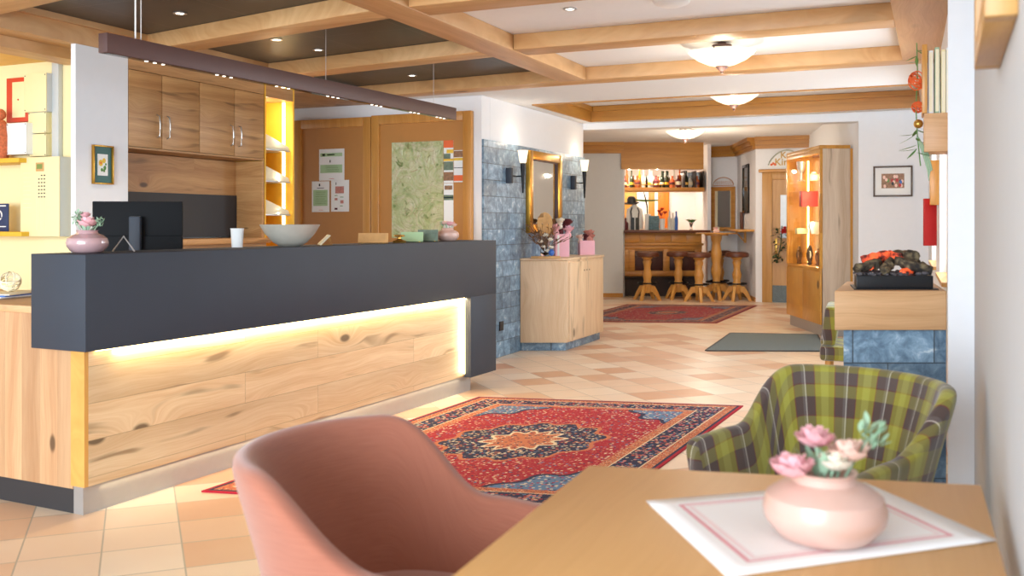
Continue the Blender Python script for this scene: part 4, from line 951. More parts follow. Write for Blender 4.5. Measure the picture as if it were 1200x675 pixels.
# ================================================================ RIGHT SIDE: fireplace, shelf, garland
t = thing('fireplace_plinth', 'slate clad plinth with thick oak ledge beside the white pier', 'fireplace', (*cw(1.66, 4.5), 0), TH)
b = BM(); prism(b, [(1.405, 4.2), (1.893, 4.2), (2.12, 4.87), (1.69, 4.87)], .832, 1.003, .004); cobj('ledge', b, M['oakledge'], t, label='thick pale oak ledge')
b = BM(); prism(b, [(1.465, 4.26), (1.918, 4.26), (2.12, 4.83), (1.72, 4.83)], 0, .831); cobj('slate_base', b, M['slatex'], t, label='blue grey slate base')
t = thing('electric_fire', 'artificial log fire with glowing embers in a black tray on the oak ledge', 'fire', (*cw(1.72, 4.42), 1.003), TH)
b = BM(); prism(b, [(1.512, 4.26), (1.885, 4.26), (1.955, 4.56), (1.60, 4.56)], 1.0035, 1.008); 
prism(b, [(1.527, 4.275), (1.868, 4.275), (1.935, 4.545), (1.612, 4.545)], 1.008, 1.065, .003); cobj('tray', b, M['black'], t, label='black tray')
b = BM(); r_ = random.Random(4)
for k in range(170):
    f_ = r_.random(); g_ = r_.random(); X = 1.54+.31*f_+.07*g_; d = 4.285+.25*g_; s_ = r_.uniform(.006, .013); ell(b, (X, d, 1.066+r_.uniform(0, .008)), (s_, s_, s_*.7), 6, 4, jitter=.25)
cobj('cinder_bed', b, plain('grey cinders', (88, 84, 88), .9, var=.35, vs=60.), t)
def log(p0, p1, r, m, nm='log', seed=1):
    rr = random.Random(seed); b = BM(); p0, p1 = Vector(p0), Vector(p1); n_ = 9
    pts = [p0.lerp(p1, i/(n_-1))+Vector((rr.uniform(-1, 1), rr.uniform(-1, 1), rr.uniform(-1, 1)))*r*.22 for i in range(n_)]
    rad = [r*rr.uniform(.8, 1.15) for _ in range(n_)]; rad[0] *= .8; rad[-1] *= .8
    tube(b, pts, rad, 10); return cobj(nm, b, M[m], t)
log((1.545, 4.33, 1.092), (1.68, 4.40, 1.120), .024, 'log', seed=2); log((1.665, 4.315, 1.085), (1.735, 4.40, 1.125), .022, 'log', seed=3)
log((1.73, 4.36, 1.125), (1.875, 4.31, 1.090), .024, 'log', seed=5); log((1.60, 4.42, 1.13), (1.76, 4.46, 1.155), .022, 'ember', 'ember_log', seed=6)
log((1.66, 4.50, 1.12), (1.80, 4.44, 1.145), .026, 'ember', 'ember_log', seed=7); log((1.62, 4.36, 1.105), (1.67, 4.50, 1.13), .022, 'ember', 'ember_log', seed=8)
log((1.79, 4.52, 1.15), (1.85, 4.42, 1.145), .028, 'log', seed=9); log((1.74, 4.30, 1.075), (1.84, 4.42, 1.09), .02, 'ember', 'ember_log', seed=10); log((1.80, 4.46, 1.11), (1.90, 4.5, 1.12), .022, 'log', seed=12)
# open wooden wall box with upright books
XW5 = XR(5.0)
t = thing('wall_box', 'oak wall box with tall side board mounted high on the right wall', 'shelf', (*cw(XW5-.07, 5.0), 1.67), math.atan(-.4096)+TH)
def wl(x, y, z): return (x, y, z)
wbm = t.matrix_basis
# local: x = away from wall negative, y along the wall
b = BM(); box(b, -.065, .065, 0, .26, 0, .20, .003); obj('box', b, M['oakledge'], t)
b = BM(); box(b, -.075, -.05, .0, .26, .201, .56, .003); obj('side_board', b, M['pine'], t)
b = BM(); box(b, -.03+.08, .065+.004, .24, .26, .201, .56, .002); obj('back_strip', b, M['oakledge'], t)
for k, (m_, hh, x0) in enumerate((('paper', .33, -.044), ('sage', .345, -.014), ('ivory', .33, .016), ('paper', .34, .040))):
    lp = wbm @ Vector((x0+.012, .03, .2005))
    bt = thing('book', ('tall white folder beside the orange side board of the wall box', 'pale green folder second from the side board in the wall box', 'cream folder third from the side board in the wall box', 'white folder nearest the wall in the wall box')[k], 'book', lp, math.atan(-.4096)+TH, 'folders in the wall box')
    b = BM(); box(b, -.011, .011, 0, .20, 0, hh, .002); obj('cover', b, M[m_], bt)
    b = BM(); box(b, -.008, .008, -.001, -.0002, .01, hh-.01); obj('page_edge', b, M['leaf1'], bt)
# garland hanging on the hall side of the box
gx = wbm @ Vector((-.10, .06, .30))
t = thing('garland', 'hanging garland with orange wicker ball, bauble and green leaves beside the wall box', 'decoration', (gx.x, gx.y, 1.55), TH)
M['orangew'] = plain('orange wicker', (236, 104, 48), .6, var=.1)
b = BM()
for k in range(14): ring_tube(b, (0, 0, .50), .048+.002*(k % 3), .0026, 24, Matrix.Rotation(k*.55, 3, 'Z') @ Matrix.Rotation(.3+k*.31, 3, 'X') @ Matrix.Scale(1.0, 3))
b.transform(Matrix.Diagonal((.8, .8, 1.0, 1)))
obj('wicker_ball', b, M['orangew'], t, label='orange wicker ball')
b = BM()
for k in range(10): ring_tube(b, (0.005, 0, .36), .03, .0024, 18, Matrix.Rotation(k*.8, 3, 'Z') @ Matrix.Rotation(.5+k*.4, 3, 'Y'))
obj('wicker_knot', b, M['orangew'], t)
b = BM(); tube(b, [(0, 0, .70), (.004, 0, .55), (-.004, 0, .35), (.004, 0, .2), (.02, 0, .05)], .003, 6); obj('cord', b, M['green'], t)
b = BM(); ell(b, (.0, -.02, .27), .024, 16, 10); obj('bauble', b, M['brass'], t, label='shiny gold bauble')
b = BM()
for k in range(16):
    a = k*1.9; z = .66-.03*(k % 3) if k < 5 else .24-.02*(k % 7); leaf(b, (0, 0, z), (math.cos(a), math.sin(a)*.6, -.3-.5*((k % 4) == 0)), .07 if k < 5 else .10, .018)
obj('leaves', b, M['green'], t)
b = BM()
for k in range(3): tube(b, [(.0, -.01, .2), (.03+.01*k, -.01, .12), (.055+.01*k, -.01, .03), (.06, -.01, -.03+.02*k)], [.006, .007, .005, .002], 6)
obj('ribbon', b, M['sage'], t)
# red panel and wooden frame piece on the right wall further on
dd = 7.05; a_ = cw(XR(dd)-.115, dd); 
b = BM(); box(b, -.045, .045, 0, .03, 0, .345, .003); b.transform(Matrix.Translation((*cw(XR(dd)-.055, dd), zat(288, dd))) @ Matrix.Rotation(TH, 4, 'Z')); 
tag(obj('wall_panel', b, M['deepred']), 'red rectangular panel sticking out from the right wall between the windows', 'panel')
dd = 6.9
b = BM(); box(b, -.03, .03, 0, .2, 0, .32, .003); b.transform(Matrix.Translation((*cw(XR(dd)-.031, dd), zat(240, dd))) @ Matrix.Rotation(TH-math.atan(.4096), 4, 'Z'))
tag(obj('wooden_plaque', b, M['pine']), 'narrow golden wooden plaque above the red panel', 'plaque')
# framed photograph on the end wall
pl = (Vector((e1[0]-e0[0], e1[1]-e0[1]))).normalized()
def on_end(px):
    t_ = (px-CX)/FPX; # solve e0+s*pl on ray
    rx, ry = t_*cT-sT, t_*sT+cT; s_ = (e0[1]*rx-e0[0]*ry)/(pl.x*ry-pl.y*rx); p = Vector(e0)+pl*s_; return p, p.y/ry
pA, dA = on_end(1023.5); pB, dB = on_end(1069.5); pm = (pA+pB)/2; dm = (dA+dB)/2
M['darkwood'] = plain('dark walnut frame', (84, 64, 50), .4, var=.1)
def pic_photo(t, w, h, fw, dp):
    b = BM(); box(b, -w/2, w/2, -.008, -.002, fw, fw+h); obj('mount', b, M['paper'], t)
    b = BM(); box(b, -w*.32, w*.32, -.0105, -.0085, fw+h*.25, fw+h*.78); rr = random.Random(3); mats = [M['photo2'], M['blue'], M['deepred'], M['green'], M['blush'], M['ink']]
    for k in range(16):
        cx, cz, s_ = rr.uniform(-.26, .26)*w, fw+h*rr.uniform(.32, .7), w*.04; y_ = -.0108-.00005*k
        f = b.faces.new([b.verts.new((cx+s_*math.cos(a), y_, cz+s_*1.4*math.sin(a))) for a in (0, .8, 1.6, 2.4, 3.2, 4, 4.8, 5.6)]); f.material_index = rr.choice([1, 2, 3, 4, 5, 5, 4])
    obj('photograph', b, mats, t, label='group photograph')
framed('framed_picture', 'dark framed group photograph with wide white mount on the end wall', 'picture', (pm.x+.0, pm.y-.002, zat(230.5, dm)), math.atan2(pl.y, pl.x), (pB-pA).length, zat(194.5, dm)-zat(230.5, dm), .018, .022, M['darkwood'], pic_photo)
# wooden frame on the near wall, top right
t = thing('wall_frame', 'wooden box frame cut off by the top right corner on the near wall', 'picture', (*cw(1.99-.4507*1.99, 4.15-1.99), 1.645), TH-math.atan(.4507))
b = BM(); box(b, -.052, 0, -.62, -.57, 0, .8, .003); box(b, -.052, 0, -.05, 0, 0, .8, .003); box(b, -.052, 0, -.57, -.05, 0, .05, .003); box(b, -.052, 0, -.57, -.05, .75, .8, .003); obj('frame', b, M['doorwood'], t)
b = BM(); box(b, -.03, -.002, -.57, -.05, .05, .75); obj('inset_panel', b, M['pine'], t)

# ================================================================ DISPLAY CABINET (camera aligned)
t = thing('display_cabinet', 'tall lit glass display cabinet with pale side panel beside the end wall', 'cabinet', (*cw(3.69, 11.7), 0), TH)
X0, X1, D0, D1, ZTc = 3.515, 3.86, 11.0, 12.35, 2.147; ZM = .775
b = BM(); box(b, X0+.03, X1, D0, D0+.03, .13, ZTc, .003); cobj('side_panel', b, wood('grey knotty spalted oak', wcol(222, 206, 186), wcol(186, 160, 134), 'zx', .9, knots=1.4, contrast=.8), t, label='pale grey knotty side panel')
b = BM(); box(b, X1+.001, X1+.035, D0, D1, .13, ZTc, .003); cobj('back_board', b, M['cabwood'], t)
b = BM(); box(b, X0+.03, X1, D1-.03, D1, .13, ZTc); cobj('far_side', b, M['cabwood'], t)
b = BM(); box(b, X1-.02, X1, D0+.031, D1-.031, .13, ZTc-.03); cobj('back_panel', b, M['cabwood'], t)
b = BM(); box(b, X0, X1, D0, D1, ZTc+.0005, ZTc+.04, .003); cobj('top', b, M['cabwood'], t)
b = BM(); box(b, X0+.005, X1-.021, D0+.031, D1-.031, ZM-.03, ZM); cobj('display_floor', b, M['cabwood'], t)
b = BM(); box(b, X0+.04, X1-.02, D0+.03, D1-.03, 0, .129); cobj('plinth', b, M['kick'], t, label='grey plinth')
b = BM(); box(b, X0, X0+.029, D0, D0+.04, ZM, ZTc, .002); box(b, X0, X0+.029, D1-.04, D1, ZM, ZTc, .002); box(b, X0, X0+.029, D0+.04, D1-.04, ZTc-.05, ZTc, .002); box(b, X0, X0+.029, D0+.04, D1-.04, ZM-.03, ZM+.01, .002); cobj('door_frame', b, M['cabwood'], t)
b = BM(); box(b, X0+.012, X0+.018, D0+.041, D1-.041, ZM+.011, ZTc-.051); cobj('glass_door', b, M['pane'], t)
mid = (D0+D1)/2
for a, c_ in ((D0+.002, mid-.002), (mid+.002, D1-.002)):
    b = BM(); box(b, X0, X0+.022, a, c_, .135, ZM-.032, .002); dr = cobj('lower_door', b, M['cabwood'], t)
for z in (1.16, 1.50, 1.82):
    b = BM(); box(b, X0+.03, X1-.022, D0+.032, D1-.032, z-.008, z); cobj('glass_shelf', b, M['pane'], t)
b = BM(); box(b, X1-.085, X1-.07, 12.305, 12.318, ZM+.02, ZTc-.06); cobj('led_strip', b, M['led'], t, label='vertical light strip')
b = BM(); box(b, X0+.05, X0+.06, D0+.035, D0+.045, ZM+.02, ZTc-.06); cobj('led_strip', b, M['led'], t)
def dobj(name, label, cat, bm, m, X, d, z, rot=0):
    bm.transform(Matrix.Translation((*cw(X, d), z)) @ Matrix.Rotation(TH+rot, 4, 'Z')); return tag(obj(name, bm, m), label, cat)
b = BM(); box(b, -.11, .09, -.06, .06, 0, .19, .003); dobj('gift_box', 'red box on the second shelf of the display cabinet', 'box', b, M['deepred'], 3.70, 12.0, 1.501)
b = BM(); lathe(b, [(0, 0), (.05, 0), (.02, .02), (.015, .1), (.05, .15), (.06, .24), (.05, .25), (0, .15)], seg=20); dobj('glass_goblet', 'tall glass goblet on the top shelf of the display cabinet', 'goblet', b, M['silver'], 3.63, 12.1, 1.821)
b = BM(); lathe(b, [(0, 0), (.06, 0), (.065, .07), (.03, .09), (.03, .11), (0, .11)], seg=20); dobj('preserve_jar', 'pale jar on the top shelf of the display cabinet', 'jar', b, M['leaf1'], 3.74, 11.95, 1.821)
b = BM(); box(b, -.07, .07, -.05, .05, 0, .07, .004); dobj('soap_box', 'small cream box on the third shelf of the display cabinet', 'box', b, M['ivory'], 3.635, 12.1, 1.161)
b = BM(); lathe(b, [(0, 0), (.05, 0), (.09, .09), (.07, .15), (0, .17)], seg=24, sy=.4); dobj('glass_plate', 'rounded pale ornament on the third shelf of the display cabinet', 'ornament', b, M['silver'], 3.74, 11.9, 1.161)
for k, (X, d, r, lab, m) in enumerate(((3.62, 12.15, .10, 'dark round wreath at the back of the cabinet floor', 'brownleaf'), (3.68, 11.92, .11, 'dark wreath with pale centre on the cabinet floor', 'darkbase'), (3.70, 11.66, .09, 'dark wreath nearest the pale side panel', 'brownleaf'))):
    b = BM()
    for j in range(5): ring_tube(b, (0, 0, r+.02), r*.8+.008*j-.016, .016, 20, Matrix.Rotation(PI/2, 3, 'X') @ Matrix.Rotation(.06*j, 3, 'Y'))
    ell(b, (0, 0, .02), (.05, .03, .02), 10, 6)
    if k == 1: ell(b, (0, 0, r+.02), (.05, .01, .05), 12, 8, mi=1)
    dobj('wreath', lab, 'wreath', b, [M[m], M['paper']], X, d, ZM+.001, .9)

# ================================================================ BAR
DB = 17.0; XB0, XB1 = 1.962, 3.345
t = thing('bar_counter', 'golden wooden bar counter with dark red panels and brown top', 'bar', (*cw((XB0+XB1)/2, DB+.3), 0), TH)
b = BM(); box(b, XB0, XB1, DB, DB+.5, .36, 1.12); cobj('body', b, M['barwood'], t)
b = BM(); box(b, XB0, XB1-.01, DB+.03, DB+.5, 0, .359); cobj('base', b, M['darkbase'], t, label='dark base')
b = BM(); box(b, XB0, XB1+.12, DB-.2, DB+.55, 1.121, 1.17, .008); cobj('worktop', b, M['leather'], t, label='dark brown bar top')
b = BM(); box(b, XB0, XB1+.02, DB-.07, DB-.0005, .90, .94, .004); box(b, XB0, XB1, DB-.03, DB-.0005, .36, .44, .003); box(b, XB0, XB1, DB-.03, DB-.0005, .83, .899, .003)
for xx in (XB0, XB0+.17-.08, XB0+.70, XB1-.12): box(b, xx, xx+.11, DB-.03, DB-.0005, .441, .829, .003)
cobj('rails', b, M['barwood'], t)
for x0, x1 in ((2.06, 2.30), (2.31, 2.655), (2.78, 3.215)):
    b = BM(); box(b, x0 if x0 > 2.1 else 2.165, x1 if x1 > 2.31 else 2.30, DB-.028, DB-.001, .46, .79, .003)
    b.free()
for x0, x1 in ((2.165, 2.655), (2.78, 3.22)):
    b = BM(); box(b, x0, x1, DB-.022, DB-.001, .46, .80, .004); cobj('panel', b, M['oxblood'], t, label='dark red inset panel')
for k in range(5):
    b = BM(); x0 = XB0+.02+k*.275; box(b, x0, x0+.25, DB-.018, DB-.001, .95, 1.10, .005); cobj('upper_panel', b, M['barwood'], t)
b = BM(); tube(b, [(XB0+.02, DB-.12, .34), (XB1-.02, DB-.12, .34)], .02, 10); 
for xx in (XB0+.2, XB0+.8, XB1-.15): tube(b, [(xx, DB-.12, .34), (xx, DB, .34)], .012, 8)
cobj('foot_rail', b, M['darkbase'], t)
# hanging bottle shelf
t = thing('bottle_shelf', 'golden hanging shelf above the bar carrying a row of bottles', 'shelf', (*cw(2.6, 17.55), 1.86), TH)
b = BM(); box(b, XB0, 3.46, 17.35, 17.75, 1.86, 1.935, .004); cobj('board', b, M['barwood'], t)
b = BM(); tube(b, [(XB0, 17.37, 1.985), (2.90, 17.37, 1.985)], .008, 6)
for xx in (2.1, 2.4, 2.7, 2.9): tube(b, [(xx, 17.37, 1.935), (xx, 17.37, 1.985)], .006, 6)
cobj('gallery_rail', b, M['brass'], t)
for xx in (3.10, 3.30, 3.44):
    b = BM(); box(b, xx, xx+.02, 17.36, 17.74, 1.936, 2.234); cobj('divider', b, M['darkbase'], t)
b = BM(); box(b, 3.121, 3.299, 17.735, 17.74, 1.94, 2.23); box(b, 3.321, 3.439, 17.735, 17.74, 1.94, 2.23); cobj('mirror_back', b, M['mirror'], t)
BP = {'wine': [(0, 0), (.038, 0), (.038, .18), (.014, .22), (.014, .29), (.017, .295), (.017, .305), (0, .305)], 'squat': [(0, 0), (.048, 0), (.05, .12), (.018, .16), (.018, .20), (.022, .21), (0, .215)], 'tall': [(0, 0), (.032, 0), (.034, .2), (.015, .25), (.013, .31), (.016, .33), (0, .335)], 'flask': [(0, 0), (.03, 0), (.055, .05), (.05, .12), (.014, .17), (.014, .22), (0, .225)]}
M['gbot'] = plain('dark green glass', (30, 40, 28), .12, var=.02); M['abot'] = plain('amber glass', (170, 84, 30), .15, var=.05); M['cbot'] = plain('clear spirit glass', (216, 214, 204), .12, var=.02); M['ybot'] = plain('yellow liqueur', (228, 180, 60), .15, var=.03)
blist = [(731, 'squat', 'burg', 'dark red squat'), (735, 'tall', 'abot', 'slim amber'), (739.5, 'wine', 'gbot', 'dark green wine'), (743, 'flask', 'abot', 'round amber'), (746.5, 'squat', 'abot', 'squat amber with red label'), (750, 'tall', 'ybot', 'tall yellow'), (753.5, 'wine', 'cbot', 'clear'), (758, 'flask', 'gbot', 'round dark'), (760.5, 'tall', 'cbot', 'tall clear'), (764, 'wine', 'cbot', 'clear wine shaped'), (768, 'squat', 'burg', 'squat red'), (771.5, 'squat', 'abot', 'second squat amber'), (775, 'wine', 'gbot', 'first slim dark wine'), (777.8, 'wine', 'gbot', 'second slim dark wine'), (780.6, 'wine', 'gbot', 'third slim dark wine'), (783.4, 'wine', 'gbot', 'rightmost slim dark wine'), (787, 'squat', 'orange', 'squat orange'), (790.5, 'tall', 'cbot', 'tall clear right hand'), (794, 'flask', 'burg', 'round burgundy'), (797, 'tall', 'abot', 'slim amber right hand'), (803.5, 'wine', 'gbot', 'framed dark wine'), (809, 'flask', 'cbot', 'round clear mirrored'), (816, 'squat', 'abot', 'last squat amber')]
for k, (px, kd, m, nm) in enumerate(blist):
    b = BM(); lathe(b, BP[kd], seg=14, mi=0); r0 = BP[kd][2][0] if kd != 'flask' else .055
    lathe(b, [(r0+.0012, .05), (r0+.0012, .095)] if kd != 'flask' else [(.0562, .05), (.0522, .11)], seg=14, mi=1)
    X = (px-CX)/FPX*17.5; b.transform(Matrix.Translation((*cw(X, 17.44+.11*((k % 2))), 1.9355)))
    tag(obj('bottle', b, [M[m], M[('leaf1', 'burg', 'ybot')[k % 3]]]), nm+' bottle on the hanging bar shelf, '+['first', 'second', 'third', 'fourth', 'fifth', 'sixth', 'seventh', 'eighth', 'ninth', 'tenth', 'eleventh', 'twelfth', 'thirteenth', 'fourteenth', 'fifteenth', 'sixteenth', 'seventeenth', 'eighteenth', 'nineteenth', 'twentieth', 'twenty first', 'twenty second', 'last'][k]+' from the left', 'bottle', 'bottles above the bar')
# back of the bar: panelled wall
t = thing('back_bar', 'wood and white panelling on the wall behind the bar', 'panelling', (*cw(2.7, 18.5), 0), TH)
for nm, x0, x1, z0, z1, m in (('oak_panel', 2.02, 2.40, 1.2, 1.93, 'barwood'), ('white_panel', 2.40, 2.62, 1.2, 1.93, 'paper'), ('orange_panel', 2.62, 2.74, 1.2, 1.93, 'chestf'), ('white_post', 2.74, 2.80, 1.2, 1.93, 'paper'), ('orange_panel', 2.80, 3.02, 1.2, 1.93, 'orangewood')):
    if m == 'orangewood' and m not in M: M[m] = wood('orange varnished wood', wcol(232, 138, 40), wcol(206, 110, 24), 'zx', 1., knots=0)
    b = BM(); box(b, x0, x1, 18.51, 18.545, z0, z1, .003); cobj(nm, b, M[m], t)
b = BM(); box(b, 1.97, 3.5, 18.2, 18.54, 0, 1.15, .003); cobj('back_counter', b, M['barwood'], t)
zb = 1.171
# waistcoat display, hat, crossbow
Xm = (743.5-CX)/FPX*17.3
t = thing('waistcoat_stand', 'white shirt with black waistcoat displayed on the bar counter', 'clothing', (*cw(Xm, 17.3), zb), TH)
b = BM(); lathe(b, [(0, 0), (.10, 0), (.11, .12), (.12, .3), (.10, .40), (.04, .44), (.035, .47), (0, .47)], seg=20, sy=.5)
for s_ in (-1, 1): tube(b, [(s_*.10, 0, .38), (s_*.125, -.01, .2), (s_*.13, -.02, .02)], [.035, .035, .03], 10)
obj('shirt', b, M['paper'], t)
b = BM()
for s_ in (-1, 1): prism(b, [(s_*.012, -.075), (s_*.075, -.066), (s_*.075, -.060), (s_*.012, -.066)], 0.0, .22); tube(b, [(s_*.06, -.065, .22), (s_*.075, -.058, .33), (s_*.05, -.045, .40)], .012, 6)
obj('waistcoat', b, M['black'], t, label='black waistcoat')
Xh = (739-CX)/FPX*17.32
b = BM(); lathe(b, [(0, .12), (.05, .125), (.075, .09), (.08, .02), (.13, .012), (.135, 0), (.07, 0), (0, .01)], seg=28); b.transform(Matrix.Translation((*cw(Xm-.05, 17.3), zb+.475)) @ Matrix.Rotation(.2, 4, 'X')); tag(obj('felt_hat', b, M['black']), 'black felt hat above the white shirt behind the bar', 'hat')
t = thing('crossbow', 'old crossbow hanging under the bottle shelf behind the bar', 'crossbow', (*cw(2.42, 17.6), 1.70), TH)
b = BM(); tube(b, [(-.22, 0, .02), (0, 0, .0), (.24, 0, .01)], [.016, .02, .012], 8); obj('stock', b, M['green'], t)
b = BM(); tube(b, [(-.02, -.02, .16), (.01, -.03, .05), (.04, -.03, -.1), (.05, -.02, -.28)], [.008, .014, .014, .008], 8); obj('bow', b, M['darkbase'], t)
b = BM(); tube(b, [(.24, 0, .01), (.30, 0, .10)], .003, 5); tube(b, [(-.15, 0, .02), (-.15, 0, .15)], .003, 5); tube(b, [(.1, 0, .0), (.1, 0, .15)], .003, 5); obj('string', b, M['leather'], t)
# small objects on the bar
Xb = lambda px, d=17.1: (px-CX)/FPX*d
for k, (px, kd, m, lab) in enumerate(((733, 'squat', 'burg', 'squat burgundy bottle at the left end of the bar top'), (784.5, 'tall', 'cbot', 'tall clear bottle right of the red flowers on the bar'), (788.5, 'wine', 'cbot', 'clear bottle with blue tint near the beer tap'), (792.5, 'tall', 'blue', 'slim blue bottle on the bar top'))):
    b = BM(); lathe(b, BP[kd], seg=14); b.transform(Matrix.Translation((*cw(Xb(px), 17.1), zb))); tag(obj('bottle', b, M[m]), lab, 'bottle')
b = BM(); box(b, -.09, .09, -.02, .02, 0, .25, .003); dobj('picture_card', 'blue and orange picture card standing on the bar', 'card', b, plain('colourful print', (90, 120, 130), .6, var=.45, vs=40.), Xb(766), 17.05, zb)
b = BM(); box(b, -.05, .05, -.02, .02, 0, .28, .003); dobj('menu_card', 'white menu card left of the picture card on the bar', 'card', b, M['paper'], Xb(759), 17.1, zb)
t = thing('flower_pot', 'white pot with red flowers on the bar', 'flowers', (*cw(Xb(776), 17.1), zb), TH)
b = BM(); lathe(b, [(0, 0), (.04, 0), (.055, .2), (.045, .2), (0, .18)], seg=18); obj('pot', b, M['paper'], t)
for k, (x, z) in enumerate(((-.05, .32), (.0, .36), (.05, .3), (-.02, .27))):
    b = BM(); petals(b, (x, 0, z), .045, 7, .4, k, 2); ell(b, (x, 0, z), .02, 6, 5); tube(b, [(x*.3, 0, .17), (x, 0, z)], .004, 5); obj('bloom', b, M['red'], t)
t = thing('bar_plant', 'small green plant in a glass at the right end of the bar', 'plant', (*cw(Xb(810), 17.1), zb), TH)
b = BM(); lathe(b, [(0, 0), (.035, 0), (.02, .02), (.03, .09), (.036, .13), (.03, .13), (.0, .03)], seg=16); obj('glass', b, M['glass'], t)
b = BM()
for k in range(26): a = k*2.4; leaf(b, (.02*math.cos(a), .02*math.sin(a), .12+.003*k), (math.cos(a), math.sin(a), .6-.04*k), .09, .04)
obj('foliage', b, M['green'], t)
# stools
def make_stool(label, loc, rz):
    t = thing('bar_stool', label, 'stool', loc, rz, 'turned wooden bar stools with brown leather seats')
    b = BM(); lathe(b, [(0, .725), (.17, .725), (.195, .735), (.20, .77), (.19, .80), (.15, .812), (0, .815)], seg=28); obj('seat', b, M['leather'], t)
    b = BM(); lathe(b, [(0, .12), (.05, .12), (.068, .16), (.068, .30), (.058, .33), (.075, .40), (.078, .44), (.055, .52), (.060, .58), (.075, .64), (.06, .68), (.085, .70), (.10, .724), (0, .724)], seg=20); obj('column', b, M['pine'], t)
    b = BM(); ring_tube(b, (0, 0, .285), .155, .014, 28)
    for k in range(4): a = PI/4+k*PI/2; tube(b, [(.05*math.cos(a), .05*math.sin(a), .285), (.155*math.cos(a), .155*math.sin(a), .285)], .009, 6)
    obj('foot_ring', b, M['blackm'], t)
    for k in range(4):
        a = k*PI/2+PI/4; ca, sa = math.cos(a), math.sin(a); b = BM(); prof = [(.05, .25), (.13, .24), (.19, .14), (.255, .0), (.21, .0), (.15, .09), (.11, .14), (.05, .15)]
        f1 = [b.verts.new((r*ca-.022*sa, r*sa+.022*ca, z)) for r, z in prof]; f2 = [b.verts.new((r*ca+.022*sa, r*sa-.022*ca, z)) for r, z in prof]; n_ = len(prof)
        b.faces.new(f1); b.faces.new(f2[::-1])
        for i in range(n_): b.faces.new((f1[i], f2[i], f2[(i+1) % n_], f1[(i+1) % n_]))
        obj('leg', b, M['pine'], t)
    return t
st0 = make_stool('leftmost bar stool with brown leather seat, standing alone before the bar', (*F(758.5, 351.5), 0), TH+.2)
dup(st0, (*F(795, 350.5), 0), TH+.1, 'second bar stool from the left, close to the bar front')
dup(st0, (*F(819, 353.4), 0), TH+.75, 'third bar stool from the left, in front and just left of the high table')
dup(st0, (*P(843.5, 16.93), 0), TH+.5, 'bar stool half hidden behind the column of the high table')
dup(st0, (*F(863.5, 352.3), 0), TH+.3, 'rightmost bar stool below the small wall shelf')
t = thing('high_table', 'round golden high table with turned column between the bar stools', 'table', (*F(839.5, 351), 0), TH)
b = BM(); lathe(b, [(0, 1.085), (.20, 1.085), (.20, 1.105), (.34, 1.108), (.35, 1.12), (.34, 1.13), (0, 1.132)], seg=36); obj('tabletop', b, M['pine'], t)
b = BM(); lathe(b, [(0, .12), (.06, .12), (.075, .2), (.06, .32), (.065, .38), (.09, .46), (.09, .52), (.068, .60), (.085, .70), (.095, .78), (.075, .88), (.07, .96), (.09, 1.02), (.10, 1.084), (0, 1.084)], seg=22); obj('column', b, M['pine'], t)
b = BM(); ring_tube(b, (0, 0, .30), .17, .014, 28)
for k in range(4): a = k*PI/2; tube(b, [(.05*math.cos(a), .05*math.sin(a), .3), (.17*math.cos(a), .17*math.sin(a), .3)], .009, 6)
obj('foot_ring', b, M['blackm'], t)
for k in range(4):
    a = k*PI/2; ca, sa = math.cos(a), math.sin(a); b = BM(); prof = [(.05, .27), (.13, .25), (.22, .14), (.31, .0), (.26, .0), (.18, .09), (.12, .14), (.05, .15)]
    f1 = [b.verts.new((r*ca-.025*sa, r*sa+.025*ca, z)) for r, z in prof]; f2 = [b.verts.new((r*ca+.025*sa, r*sa-.025*ca, z)) for r, z in prof]; n_ = len(prof)
    b.faces.new(f1); b.faces.new(f2[::-1])
    for i in range(n_): b.faces.new((f1[i], f2[i], f2[(i+1) % n_], f1[(i+1) % n_]))
    obj('leg', b, M['pine'], t)
tl = F(839.5, 351)
t = thing('table_ornament', 'little pale floral ornament on the high table', 'ornament', (tl[0], tl[1], 1.133), TH)
b = BM(); lathe(b, [(0, 0), (.05, 0), (.06, .03), (.04, .05), (0, .05)], seg=18); obj('dish', b, M['blush'], t)
for k, (x, m) in enumerate(((-.03, 'blush'), (.03, 'cream'), (0, 'pink'))): b = BM(); petals(b, (x, 0, .06), .035, 7, .5, k, 2); ell(b, (x, 0, .055), .02, 6, 5); obj('bloom', b, M[m], t)
# mirror wall: framed window mirror + carved crest
def segpt(a, c_, px):
    a = Vector(a); c_ = Vector(c_); dr = c_-a; t_ = (px-CX)/FPX; rx, ry = t_*cT-sT, t_*sT+cT
    s_ = (a.y*rx-a.x*ry)/(dr.x*ry-dr.y*rx); p = a+dr*s_; return p, p.y/ry
def wallthing(a, c_, pxa, pxb, pyt, pyb, off=.001):
    pA, dA = segpt(a, c_, pxa); pB, dB = segpt(a, c_, pxb); dm = (dA+dB)/2; dr = (Vector(c_)-Vector(a)).normalized(); n_ = Vector((dr.y, -dr.x))
    pm = (pA+pB)/2+n_*off; return (pm.x, pm.y, zat(pyb, dm)), math.atan2(dr.y, dr.x), (pB-pA).length, zat(pyt, dm)-zat(pyb, dm), dm
l_, rz, w, h, dm = wallthing(q[0], q[1], 834, 862, 219, 271)
def pic_wm(t, w, h, fw, dp):
    b = BM(); box(b, -w/2, w/2, -.012, -.002, fw, fw+h); obj('mirror_glass', b, M['mirror'], t)
    b = BM(); box(b, -w/2, -w/2+.05, -.02, -.0125, fw, fw+h); box(b, w/2-.02, w/2, -.02, -.0125, fw, fw+h); obj('inner_rim', b, M['leaf1'], t)
framed('wall_mirror', 'wood framed mirror on the bar wall above the high table', 'mirror', l_, rz, w, h, .075, .04, M['barwood'], pic_wm)
l_, rz, w, h, dm = wallthing(q[0], q[1], 836, 860, 208, 218)
M['carv'] = plain('carved pale wood', (206, 160, 132), .7, var=.08)
b = BM()
